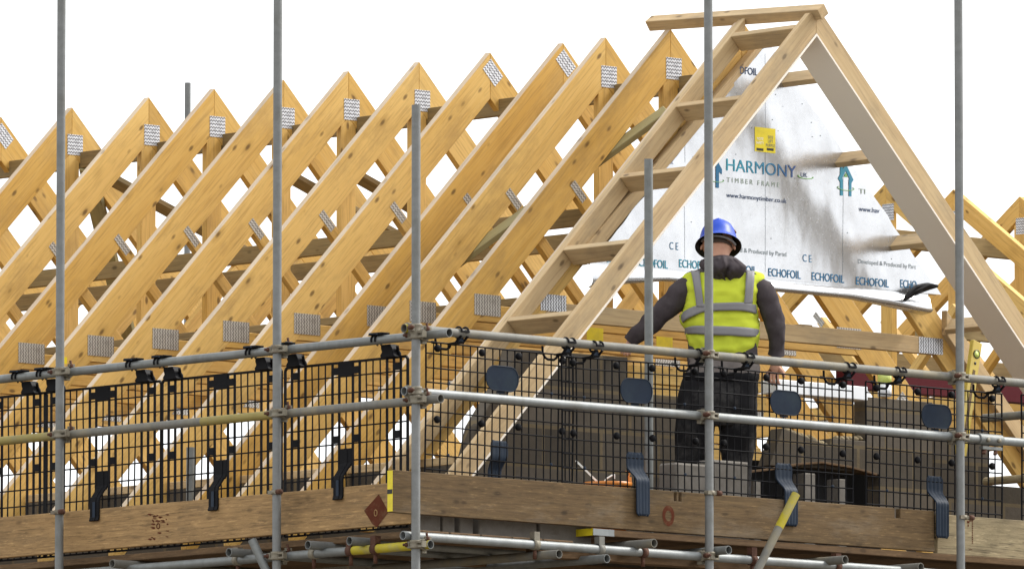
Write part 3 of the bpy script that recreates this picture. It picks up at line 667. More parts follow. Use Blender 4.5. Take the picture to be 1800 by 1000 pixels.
# tape on the board end, stencils
b = MB().span((x0-.0025, .0985, 6.235), (x0-.0005, .1385, 6.457)).build('end_tape', 'tape', trb)
MB().span((x0-.0035, .098, 6.33), (x0-.0027, .139, 6.355)).build('end_tape', 'tape_black', trb)
def decal(poly, pl, par, mat, n='stencil'):
    pts = [at(x, y, **pl) for x, y in poly]; MB().add(pts, [tuple(range(len(pts)))]).build(n, mat, par).modifiers.new('s', 'SOLIDIFY').thickness = .0006
L_, R_ = {'X': .0990}, {'Y': .0990}
decal([(640, 897), (666, 868), (683, 899), (663, 926), (655, 921)], L_, tl, 'redmark')
c = at(660.5, 901, X=.0980); MB().tube([c+V((0, .012*cos(t*pi/6), .017*sin(t*pi/6))) for t in range(12)], .0028, 5, closed=True).build('stencil', 'board_tan', tl)
random.seed(11)
for k in range(46):
    x, y = random.uniform(262, 295), random.uniform(903, 948)
    if (y > 925 and random.random() < .55) or ((x-278)**2+(y-924)**2 < 30): continue
    w_, h_ = random.uniform(1.5, 5), random.uniform(.8, 2.2)
    decal([(x-w_, y-.2), (x-w_*.3, y-h_), (x+w_*.6, y-h_*.8), (x+w_, y+.3), (x+w_*.2, y+h_)], L_, tl, 'redmark')
c = at(278, 924, X=.0985); MB().tube([c+V((0, .013*cos(t*pi/6), .015*sin(t*pi/6))) for t in range(12)], .003, 5, closed=True).build('stencil', 'redmark', tl)
c = at(1175, 906, Y=.0985); MB().add([c+V((r_*cos(t*pi/10)*.8 + .003*noise.noise(V((t, r_*40, 0))), 0, r_*sin(t*pi/10))) for r_ in (.030, .058) for t in range(20)], [(t, (t+1) % 20, 20+(t+1) % 20, 20+t) for t in range(20)]).build('stencil', 'redmark', trb)
for x, y, w_, h_ in [(1709.5, 912+i*3.2, .8, 1.1) for i in range(14)] + [(1702, 917, 2.0, 2), (1702, 923, .9, 2), (1706, 915, 2, .8)] + [(1704+i*1.5, 965, .6, .5) for i in range(4)]:
    decal([(x-w_, y-h_), (x+w_, y-h_*.9), (x+w_, y+h_), (x-w_, y+h_*.9)], {'Y': .1210}, tp_, 'redmark')
# deck boards
DG = 'scaffold deck boards seen from below'
for k in range(5):
    z = 6.143; board('deck_board', (.105+k*.232, .09, z-.038), (.105+k*.232+.225, 11, z), 'board_edge', (0, 1, 0), 'brown deck boards under the left scaffold run', DG)
xe = at(985, 946, Y=.2).x
for k in range(5):
    z = 6.222; y_ = .105+k*.232
    o = board('deck_board', (1.42-.03*k, y_, z-.038), (9, y_+.225, z), 'board_edge', (1, 0, 0), 'brown deck boards under the gable run of scaffold', DG)
    MB().span((1.418-.03*k, y_+.002, z-.0385), (1.4195-.03*k, y_+.223, z+.001)).build('end_tape', 'tape', o)
    MB().span((1.4165-.03*k, y_+.15, z-.039), (1.4175-.03*k, y_+.19, z+.001)).build('end_tape', 'tape_black', o)
    if k == 0: MB().span((1.42, y_-.0015, z-.037), (1.58, y_-.0002, z)).build('end_tape', 'galv_light', o)
for i, yy in enumerate((.15, .9)):
    timber('bearer', (1.0, yy, 6.07), (9, yy, 6.07), .10, .05, 'board_edge')['label'] = ('front timber bearer under the gable deck', 'rear timber bearer under the gable deck')[i]
for o in [o for o in COL.objects if o.name.startswith('bearer')]: o['category'] = 'timber'

# ------------------------------------------------------------------ brick guards
def pipe(b, pts, r, n=5): b.tube(pts, r, n)
def make_guard_left():
    r = empty('brick_guard', (0, 0, 0)); b = MB(); Wd = 1.0; c = [(-.5 + i/18*Wd) for i in range(19)]; H = -.93
    thick = {0: .014, 18: .014, 1: .0115, 2: .0115, 3: .0115, 15: .0115, 16: .0115, 17: .0115, 7: .0115, 8: .0115, 10: .0115, 11: .0115}
    for i, x in enumerate(c):
        if i in thick: b.box((x, 0, H/2 - (.006 if i in (0, 18) else 0)), (thick[i], .010, -H - (.012 if i in (0, 18) else 0)))
        else:
            ph = random.random()*6; pipe(b, [(x + .0035*sin(ph + z*9), 0, z) for z in [H*k/14 for k in range(15)]], .0042, 4)
    b.box((0, 0, 0), (Wd-.02, .012, .013))
    for s in (-1, 1): b.bar((s*.5, 0, -.014), (s*.488, 0, .0), .012, .012, (0, 1, 0))
    z = -.077
    while z > H: b.box((0, 0, z), (Wd, .006, .0075)); z -= .0925
    b.box((0, 0, H), (Wd, .01, .01))
    def pla(i, j, z0, z1): b.box(((c[i]+c[j])/2, -.003, (z0+z1)/2), (c[j]-c[i], .008, z0-z1))
    pla(8, 10, 0, -.077)
    for i in (7, 10): pla(i, i+1, -.026, -.066)
    for i in (1, 16): pla(i, i+1, -.030, -.070)
    for z in (-.40, -.77):
        for i in (1, 7, 10, 16): pla(i, i+1, z, z-.042)
    b.build('mesh_panel', 'black', r)
    for s in (-1, 1):                       # top hooks
        h = MB(); x = s*.385
        h.prism([(-.058, .0), (-.062, .012), (-.048, .030), (-.056, .048), (-.056, .070), (.02, .070), (.035, .045), (.045, .012), (.06, .0)], (x, .006, 0), AX, AZ, .05)
        h.tube([(x+.055, 0, .0), (x+.05, 0, .02), (x+.042, -.005, .035), (x+.052, -.02, .058)], .009, 6)
        for xx in (x-.04, x-.01):
            h.tube([(xx, -.10+.030*cos(t), ZL1-ytop+.030*sin(t)) for t in [radians(-60+i*24) for i in range(12)]], .006, 5)
        h.prism([(-.06, .0), (.05, .0), (.055, .012), (-.055, .014)], (x-.005, -.07, ZL1-ytop+.026), AX, AZ, .06)
        h.build('hook', 'black', r, None, .002)
        MB().box((x-.025, -.131, ZL1-ytop+.034), (.06, .004, .004)).box((x+.01, -.131, ZL1-ytop+.030), (.012, .004, .008)).build('hook', 'navy', r)
    f = MB(); wd = .105                     # bottom foot reaching over the toe board
    pth = [(0, -.475), (0, -.555), (-.008, -.575), (-.050, -.625), (-.056, -.65), (-.056, -.735), (-.064, -.755)]
    for k in range(3):
        xo = (k-1)*.032
        for i in range(len(pth)-1):
            (y0, z0), (y1, z1) = pth[i], pth[i+1]; w0 = (.105 if i < 2 else .082)/3 - .001
            f.bar((xo*(1 if i < 2 else .8), y0-(.003 if k == 1 else 0), z0+.002), (xo*(1 if i < 1 else .8), y1-(.003 if k == 1 else 0), z1-.002), .010, w0, (1, 0, 0))
    f.build('foot', 'black', r, None, .002)
    MB().box((0, -.064, -.70), (.022, .003, .10)).build('foot', 'navy', r)
    return r
def make_guard_right():
    r = empty('brick_guard', (0, 0, 0)); b = MB(); Wd = 1.10; c = [(-.55 + i/20*Wd) for i in range(21)]; H = -.86
    for i, x in enumerate(c):
        rr = .0054 if i in (0, 20) else .0047 if i in (2, 7, 8, 12, 13, 18) else .0040; ph = random.random()*6
        pipe(b, [(x + .002*sin(ph + z*7), 0, z) for z in [H*k/8 for k in range(9)]], rr, 5)
    z = 0; first_ = True
    while z > H-.01: pipe(b, [(-.55, -.003, z), (0, -.003, z-.002), (.55, -.003, z)], .0048 if z == 0 else .0041, 5); z -= .062 if first_ else .079; first_ = False
    b.build('mesh_panel', 'black', r)
    for z in (-.031, -.42):
        for i in (1.5, 7.5, 12.5, 18.5):
            MB().lathe([(0, -.012), (.014, -.012), (.021, -.004), (.021, .006), (0, .006)], (-.55+i/20*Wd, -.004, z), (0, 1, 0), 12).build('boss', 'black', r)
    for z in (-.22, -.61):
        for i in (3, 17): MB().lathe([(0, -.006), (.009, -.004), (.009, .004), (0, .004)], (c[i], -.004, z), (0, 1, 0), 8).build('boss', 'navy', r)
    pts = [(sx*(.062)+.058*cos(t), -.5*0+.067*sin(t)) for sx, a0 in ((1, -90), (-1, 90)) for t in [radians(a0+i*18) for i in range(11)]]
    MB().prism(pts, (0, -.012, -.165), AX, AZ, .008).build('name_plate', 'navy_disc', r, None, .003)
    MB().tube([(x*1.0, -.020, -.165+z) for x, z in pts], .0035, 5, closed=True).box((0, -.006, -.24), (.06, .004, .012)).build('name_plate', 'navy', r)
    for s in (-1, 1):
        x = s*.40-.02; h = MB()
        h.tube([(x-.062, 0, .040), (x-.060, 0, .0), (x-.045, -.004, -.024), (x-.025, -.004, -.032), (x+.02, -.004, -.032), (x+.04, -.004, -.02), (x+.052, -.002, 0)], .0075, 6)
        h.box((x+.037, -.092, .016), (.046, .012, .034)); h.box((x+.075, 0, .0), (.04, .006, .016)); h.box((x-.075, 0, .0), (.03, .006, .016))
        for xx in (x+.012, x+.062):
            h.tube([(xx, -.105+.030*cos(t), ZR1-zt+.030*sin(t)) for t in [radians(-60+i*20) for i in range(13)]], .0065, 6)
        h.box((x+.037, -.137, ZR1-zt+.004), (.05, .006, .012))
        for xx in (x+.012, x+.062): h.bar((xx, -.128, ZR1-zt-.018), (xx, -.090, .004), .008, .014, (1, 0, 0))
        h.box((x+.037, -.088, .000), (.062, .010, .012)); h.bar((x+.037, -.088, .0), (x+.037, -.01, -.004), .05, .008)
        h.build('hook', 'black', r, None, .001)
        MB().box((x+.037, -.0995, .016), (.036, .003, .018)).build('hook', 'navy', r)
    f = MB(); N_ = 26; pth = []
    def fy(z):
        t = min(1, max(0, (-.585-z)/.085)); return -.004-.062*(3*t*t-2*t*t*t)
    zs = [-.505-.355*i/N_ for i in range(N_+1)]; vs = []; fs = []; M_ = 15
    for z in zs:
        tt = (-.505-z)/.355; wd = .125 if tt < .2 else .125-.03*min(1, (tt-.2)/.2)
        rc = min(1, sqrt(max(0, 1-(1-min(tt, 1-tt)/.07)**2)) if min(tt, 1-tt) < .07 else 1)
        wd *= .72+.28*rc
        for k in range(M_):
            u = k/(M_-1)-.5; ridge = .0042*max(0, cos(u*2*pi*4.0))
            vs.append(V((u*wd, fy(z)-ridge, z)))
    for i in range(N_):
        for k in range(M_-1): a_ = i*M_+k; fs.append((a_, a_+M_, a_+M_+1, a_+1))
    f.add(vs, fs, True); o = f.build('foot', 'navy', r); o.modifiers.new('s', 'SOLIDIFY').thickness = .008
    return r
GG = 'mesh brick guards hanging from the rails'
XM = .150
ytop = at(600, 637.5, X=XM).z; zt = at(879, 613, Y=.155).z
gl, gr = make_guard_left(), make_guard_right()
for i, (px, lab) in enumerate(((608.5, 'black mesh brick guard of the left run nearest the corner standard'), (389.5, 'black mesh brick guard just left of the second tall standard'), (181, 'black mesh brick guard just right of the leftmost tall standard, with a broken wire'), (-18, 'black mesh brick guard cut by the left edge'))):
    o = gl if i == 0 else copy_tree(gl); p = at(px, 640, X=XM)
    o.location = (XM, p.y, ytop); o.rotation_euler = (0, 0, -pi/2); tag(o, lab, 'brick guard', GG)
zt = at(879, 613, Y=.155).z
for i, (px, lab) in enumerate(((879, 'brick guard with navy plate nearest the corner, foot tucked behind the toe board'), (1114, 'brick guard with navy plate in front of the stub standard'), (1377, 'brick guard with navy plate in front of the worker and white lintel'), (1642, 'brick guard with navy plate in front of the right block pier'), (1912, 'brick guard cut by the right edge'))):
    o = gr if i == 0 else copy_tree(gr); p = at(px, 640, Y=.155 - (.012 if i % 2 else 0))
    o.location = (p.x, p.y, zt - .006*(i % 2)); o.rotation_euler = (0, radians((.5, -.6, .3, .2, 0)[i]), 0); tag(o, lab, 'brick guard', GG)
ft = [c_ for c_ in gr.children if c_.name.startswith('foot')][0]; ft.scale = (1, -.6, 1)

# ================================================================== HOUSE WALLS
def wall(name, px, y, t, lab, mat='block', cat='block wall', extra=None):
    pts = [at(x, yy, Y=y) for x, yy in px] if extra is None else extra
    o0 = pts[0]; poly = [(p.x-o0.x, p.z-o0.z) for p in pts]
    m = M4.Translation(V((o0.x - (o0.x % .45), y, 6.21)))
    return tag(MB().prism(poly, o0+V((0, t, 0)), AX, AZ, t).build(name, mat, None, m, .004), lab, cat)
YW = 1.15
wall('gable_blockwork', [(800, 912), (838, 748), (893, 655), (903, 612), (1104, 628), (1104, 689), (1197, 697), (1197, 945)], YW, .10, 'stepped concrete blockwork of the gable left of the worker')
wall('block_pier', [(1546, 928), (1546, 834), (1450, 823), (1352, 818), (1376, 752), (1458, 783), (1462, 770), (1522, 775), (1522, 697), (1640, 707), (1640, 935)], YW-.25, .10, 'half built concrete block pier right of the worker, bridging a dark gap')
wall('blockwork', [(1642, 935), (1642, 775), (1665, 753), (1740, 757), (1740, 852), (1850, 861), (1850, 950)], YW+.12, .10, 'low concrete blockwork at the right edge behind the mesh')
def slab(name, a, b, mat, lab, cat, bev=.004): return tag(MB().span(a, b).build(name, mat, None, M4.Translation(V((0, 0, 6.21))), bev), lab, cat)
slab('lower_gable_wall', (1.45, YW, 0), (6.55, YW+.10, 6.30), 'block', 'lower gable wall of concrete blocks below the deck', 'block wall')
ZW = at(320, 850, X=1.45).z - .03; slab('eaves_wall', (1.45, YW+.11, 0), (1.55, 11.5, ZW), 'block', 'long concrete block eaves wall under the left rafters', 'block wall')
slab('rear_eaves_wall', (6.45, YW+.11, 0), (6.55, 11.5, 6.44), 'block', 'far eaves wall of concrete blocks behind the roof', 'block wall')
timber('wall_plate', (1.5, YW+.12, ZW+.024), (1.5, 11.5, ZW+.024), .10, .045, 'pine_pale'); 
for o in [o for o in COL.objects if o.name == 'wall_plate']: tag(o, 'brown timber plate on top of the left eaves wall', 'timber')
slab('upper_floor', (1.56, YW+.12, 6.0), (6.44, 11.5, 6.2), 'board_edge', 'upper floor deck inside the unfinished house', 'floor')
a, c = at(1312, 905, Y=YW-.06), at(1548, 826, Y=YW-.06); slab('dark_backing', (a.x, YW-.06, 6.225), (c.x, YW-.05, c.z), 'dull_black', 'added dark backing standing in for the shade inside the gap in the block pier', 'dark backing', 0)  # black panel added in place of the interior shade seen through the gap
for x0, x1, y0, lab in ((738, 775, 900, 'brown concrete block on the deck under the toe board, next to the corner standard'), (778, 800, 900, 'grey block end under the toe board, second from the corner standard'), (808, 832, 900, 'narrow block end under the toe board between two gaps'), (842, 944, 903, 'long grey concrete block under the right toe board'), (949, 1040, 909, 'brownish concrete block left of the taped board ends')):
    a, c = at(x0, 940, Y=.24), at(x1, y0, Y=.24); o_ = MB().span((a.x, .24, 6.145), (c.x, .40, c.z+.02)).build('concrete_block', 'block_loose', None, None, .005); tag(o_, lab, 'concrete block', 'loose concrete blocks')
ts = empty('timber_stack', at(1250, 790, Y=1.75), 'stack of orange toned timber boards lying behind the worker and the block wall', 'timber stack')
zt_ = at(1250, 655, Y=1.75).z; nb = int((zt_-6.2)/.105)
for k in range(nb):
    a, c = at(1100+5*(k % 3), 690, Y=1.75), at(1335-7*(k % 4), 690, Y=1.75); z = zt_-.05-.105*(nb-1-k)
    timber('board', (a.x, 1.75-.004*k, z), (c.x, 1.75-.004*k, z), .05, .10, 'pine', ts)
# bowed former and props in the gap of the pier
pp = [at(x, y, Y=YW-.30) for x, y in ((1318, 829), (1360, 824), (1410, 815), (1450, 812), (1500, 820), (1546, 833))]
b = MB()
for i in range(5): b.bar(pp[i]+V((0, .05, 0)), pp[i+1] + V((0, .05, 0)) + (pp[i+1]-pp[i]).normalized()*.004, .06, .013)
tag(b.build('bowed_board', 'board_edge', None, None, .002), 'thin bowed board spanning the dark gap in the block pier', 'board')
for x0, x1, y0, lab in ((1414, 1434, 832, 'grey block prop standing left in the dark gap of the pier'), (1474, 1489, 842, 'slim grey block prop standing right in the dark gap of the pier'), (1326, 1338, 845, 'thin grey block prop next to the loose blocks')):
    a, c = at(x0, 905, Y=YW-.28), at(x1, y0, Y=YW-.28); o_ = MB().span((a.x, a.y, 6.222), (c.x, a.y+.10, c.z)).build('block_prop', 'block_loose', None, None, .006); tag(o_, lab, 'concrete block', 'loose concrete blocks')
for x0, x1, y0, d, lab in ((1187, 1252, 817, .42, 'loose concrete block at the feet of the worker, left of the standard'), (1254, 1319, 812, .45, 'loose concrete block at the feet of the worker, right of the standard')):
    a, c = at(x0, 905, Y=d), at(x1, y0, Y=d); o_ = MB().span((a.x, d, 6.222), (c.x, d+.14, c.z)).build('concrete_block', 'block_loose', None, None, .012); tag(o_, lab, 'concrete block', 'loose concrete blocks')
# mortar squeezed on the pier
b = MB(); random.seed(5)
for x, y in [(1380+i*7, 754+i*2.7 + random.uniform(-2, 2)) for i in range(11)] + [(1470+i*8, 771+random.uniform(-1, 1)) for i in range(6)]:
    p = at(x, y, Y=YW-.22); b.lathe([(0, -.012), (.022, -.008), (.026, .004), (.012, .014), (0, .016)], p + V((0, 0, .0)), (random.uniform(-.3, .3), -.2, 1), 7)
tag(b.build('mortar', 'board_pale'), 'wet mortar smeared on the sloping top of the block pier', 'mortar', None, 'stuff')
# white lintel, cartridge, spirit level, red steel, pipes
a, c = at(1367, 690, Y=.86), at(1526, 704, Y=.86)
ln = empty('lintel', a, 'white boxed lintel held by the worker and resting on the block pier', 'lintel')
MB().span((a.x, .86, a.z), (c.x, 1.0, a.z+.078)).build('casing', 'white', ln, None, .004)
MB().span((a.x+.26, .8575, a.z+.004), (a.x+.262, .8605, a.z+.074)).build('joint', 'grey_ink', ln)
p = at(1555, 697, Y=.92); o = empty('cartridge', p, 'yellow green topped cartridge with white base standing on the block pier', 'cartridge')
MB().lathe([(0, 0), (.04, 0), (.04, .07), (0, .07)], p, (0, 0, 1), 16).build('base', 'white', o); MB().lathe([(0, .07), (.041, .07), (.041, .13), (.03, .14), (0, .14)], p, (0, 0, 1), 16).build('cap', 'glass', o)
a, c = at(1716, 601, Y=.62), at(1688, 800, Y=.55)
e = (a-c).normalized(); m = frame(c, e, V((0, -1, 0)) - e*e.dot(V((0, -1, 0))))
o = MB().bar(c, a, .075, .03, (0, -1, 0)).build('body', 'lvl_yellow', None, m, .003); lv = empty('spirit_level', c, 'yellow spirit level leaning behind the rail near the right standard', 'spirit level')
o.parent = lv; o.matrix_basis = W[lv].inverted() @ m
for t_, r_ in ((.60, .021),):
    p = c + (a-c)*.89; MB().lathe([(0, .0), (r_, 0), (r_, .004), (0, .006)], p + V((0, -.0155, 0)), (0, -1, 0), 16).build('vial', 'glass', lv)
    MB().lathe([(r_, .0), (r_+.005, 0), (r_+.005, .005), (r_, .005)], p + V((0, -.0155, 0)), (0, -1, 0), 16).build('vial_ring', 'tape_black', lv)
p = c + (a-c)*.81; MB().lathe([(0, .0), (.009, 0), (.009, .002), (0, .002)], p + V((0, -.0155, 0)), (0, -1, 0), 10).build('hole', 'tape_black', lv)
MB().bar(c+e*.02 + V((0.0, -.016, 0)), c+e*(a-c).length*.75 + V((0, -.016, 0)), .020, .002, (0, -1, 0)).build('groove', 'board_dark', lv)
a, c = at(1490, 663, Y=2.6), at(1900, 690, Y=2.6)
o = MB().span((a.x, 2.6, a.z-.06), (c.x+.5, 2.70, a.z+.07)).build('steel_beam', 'red'); tag(o, 'dark red painted steel beam behind the block pier', 'steel beam')
for (px, py, X_, m_, lab) in ((1728, 735, 5.0, 'galv_dirty', 'dark pipe poking in at the right edge below the top rail'), (1732, 846, 4.9, 'board_pale', 'mossy pole poking in at the lower right edge')):
    p = at(px, py, X=X_); rail(p, p + V((.05, -1.4, .0)), m_, lab)
# orange tub with hand tools
p = at(1068, 852, Y=.55); p.z = 6.222; tub = empty('tool_tub', p, 'orange tub of hand tools standing behind the toe board', 'tub')
hz = at(1068, 848, Y=.55).z - p.z
MB().lathe([(0, 0), (.10, 0), (.125, hz-.03), (.138, hz-.02), (.138, hz), (.122, hz), (.10, .03), (0, .02)], p, (0, 0, 1), 28).build('tub', 'orange', tub)
o = tag(MB().bar(at(1012, 809, Y=.56), at(1056, 852, Y=.56), .012, .002, (0, -1, 0)).build('rule', 'osb', None), 'clear folding rule sticking out of the orange tub', 'rule')
b = MB(); b.tube([at(x, y, Y=.55) for x, y in ((1058, 853), (1066, 841), (1076, 835), (1080, 834), (1080, 841))], .005, 6); tag(b.build('hook_tool', 'osb'), 'bent steel hook tool in the orange tub', 'tool')
b = MB(); b.tube([at(x, y, Y=.57) for x, y in ((1103, 862), (1104, 840), (1107, 832), (1100, 828))], .004, 6).box(at(1106, 846, Y=.57), (.02, .02, .05)); tag(b.build('trowel', 'orange'), 'orange handled tool upright at the right of the tub', 'tool')
for x, y, yy, lab in ((1046, 589, 2.1, 'yellow label on the tie beam left of the worker'), (1168, 605, 2.1, 'yellow label on the tie beam behind the sleeve of the worker'), (112, 633, 5.4, 'small yellow label low by the leftmost standard')):
    p = at(x, y, Y=yy); o = MB().box(p, (.13 if x > 200 else .05, .002, .085 if x > 200 else .04)).build('yellow_label', 'tape'); tag(o, lab, 'label', 'yellow labels on the timbers')

# ================================================================== REAR HOUSE
for i, (k, lab) in enumerate(((-1, 'distant pine truss behind the soffit board'), (0, 'distant pine truss with its peak behind the furthest right standard'), (1, 'distant pine truss with its peak at the right edge'), (2, 'distant pine truss outside the right edge'), (3, 'distant pine truss furthest outside the right edge'))):
    p0 = atd(1675, 333, 82) + V((.74*k, 0, 0))
    if i == 0:
        rt0 = make_truss('distant_truss', 0, 'king', .694, .17, .06, 4.2, -1.7, 'pine', V((0, -1, 0)), p0); o = rt0
    else: o = copy_tree(rt0); o.location = p0
    tag(o, lab, 'roof truss', 'distant trusses of the house behind')
p0 = atd(1675, 333, 82)
for dy, dz, lab in ((.09, -.42, 'dark binder along the king posts of the distant roof'), (-1.1, -1.25, 'dark binder low on the near slope of the distant roof'), (1.1, -1.25, 'dark binder low on the far slope of the distant roof')):
    o = timber('binder', p0+V((-1.5, dy, dz)), p0+V((4.5, dy, dz)), .07, .14, 'treated'); tag(o, lab, 'timber', 'timbers bracing the trusses')
h0 = p0 + V((-1.6, -3.6, 0)); o = MB().span((h0.x, p0.y-3.9, 0), (h0.x+7, p0.y+3.9, p0.z-2.75)).build('distant_house', 'block'); tag(o, 'distant block house carrying the rear trusses', 'house')

# ================================================================== WORKER
MAT['hivis'] = plain('hi_vis_fabric', (.56, .63, .055), .8, 0, .12, 7, .1, (.40, .48, .04), .55, .3)
MAT['reflect'] = plain('reflective_tape', (.205, .20, .21), .55, .0, .08, 20, .4)
MAT['hoodie'] = plain('charcoal_hoodie', (.060, .050, .054), .9, 0, .25, 30, .12, (.10, .09, .09), .5, .15)
MAT['hem'] = plain('sunlit_hem', (.17, .15, .14), .9, 0, .25, 20, .1, (.08, .07, .07), .6)  # same hoodie made paler: sunlight on the hem put into its colour
MAT['trousers'] = plain('dark_work_trousers', (.015, .0145, .016), .9, 0, .3, 14, .08, (.12, .115, .11), .4, .2)
MAT['helmet'] = plain('blue_helmet', (.010, .055, .43), .42, 0, .08, 6, .3, (.16, .22, .36), .45)
MAT['skin'] = plain('skin', (.50, .27, .18), .55, 0, .12, 30, .35, (.42, .17, .12), .4)
MAT['hair'] = plain('cropped_hair', (.07, .05, .04), .9, 0, .3, 60, .1)
MAT['boot'] = plain('work_boot', (.09, .06, .04), .8, 0, .3, 12, .2)
EX, EY = RT.copy(), V((cos(YAW), sin(YAW), 0))
O0 = at(1268, 940, Y=.70); O0.z = 6.222
def Lp(px, py, dy=0.0): return atp(px, py, O0 + EY*dy, EY)
SCL = FPX/dep(Lp(1268, 600))
per = empty('person', O0, 'worker in blue helmet and yellow hi vis vest seen from behind at the gable', 'person')
def catmull(pts, n):
    out = []; m = len(pts)
    for i in range(m-1):
        a, b, c, d = pts[max(i-1, 0)], pts[i], pts[i+1], pts[min(i+2, m-1)]
        for k in range(n):
            t = k/n; out.append(.5*((2*b) + (c-a)*t + (2*a-5*b+4*c-d)*t*t + (3*b-a-3*c+d)*t*t*t))
    out.append(pts[-1]); return out
class Loft:
    """horizontal superellipse rings given as (py, left px, right px, half depth, depth centre)"""
    def __init__(s, rows, sub=5):
        r = catmull([V(x) if len(x) <= 4 else None for x in []] or [__import__('mathutils').Vector(x) for x in rows], sub); s.r = r
    def ring(s, py):
        r = s.r
        for i in range(len(r)-1):
            if r[i][0] <= py <= r[i+1][0]:
                t = (py-r[i][0])/max(1e-6, r[i+1][0]-r[i][0]); return r[i].lerp(r[i+1], t)
        return r[0] if py < r[0][0] else r[-1]
    def surf(s, px, py, off=0.0):
        _, l, r_, hd, cd = s.ring(py); c, a = (l+r_)/2, (r_-l)/2; x = max(-1, min(1, (px-c)/a))
        return Lp(px, py, cd - (hd+off)*(1-abs(x)**2.4)**(1/2.4))
    def mesh(s, mb, n=40, amp=.006, fr=7, seed=0.0, inflate=0.0):
        vs = []
        for py, l, r_, hd, cd in s.r:
            c, a = (l+r_)/2, (r_-l)/2 + inflate*SCL
            for k in range(n):
                t = 2*pi*k/n; cx, sx = cos(t), sin(t); ex = 2/2.4
                x = abs(cx)**ex*(1 if cx > 0 else -1); y = abs(sx)**ex*(1 if sx > 0 else -1)
                p = Lp(c+a*x, py, cd + (hd+inflate)*y)
                d = noise.noise(V((x*2.2+seed, y*2.2, py*.018*fr*.5)))*amp + noise.noise(V((x*4+seed, py*.05, y*3+5)))*amp*.6
                vs.append(p + (EX*x + EY*y)*d)
        m = len(s.r); fs = [(i*n+k, (i+1)*n+k, (i+1)*n+(k+1) % n, i*n+(k+1) % n) for i in range(m-1) for k in range(n)]
        fs += [tuple(range(n)), tuple(range(m*n-1, (m-1)*n-1, -1))]
        mb.add(vs, fs, True); return mb
def limb(mb, keys, n=22, sub=6, amp=.007, seed=0.0, fr=16.0):
    pts = catmull([V((*p, r)).to_4d() if False else __import__('mathutils').Vector((p.x, p.y, p.z, r)) for p, r in keys], sub)
    o = len(mb.v); mb.tube([V(p[:3]) for p in pts], [p[3] for p in pts], n, True)
    for i in range(o, len(mb.v)):
        v = mb.v[i]; d = noise.noise(v*fr + V((seed, 0, 0)))*amp + noise.noise(V((v.x*9+seed, v.y*9, v.z*38)))*amp*.7
        mb.v[i] = v + (EX*noise.noise(v*7) - EY)*0.0 + V((noise.noise(v*fr), noise.noise(v*fr+V((9, 0, 0))), noise.noise(v*fr+V((0, 9, 0)))))*amp + EX*d*.4
    return mb
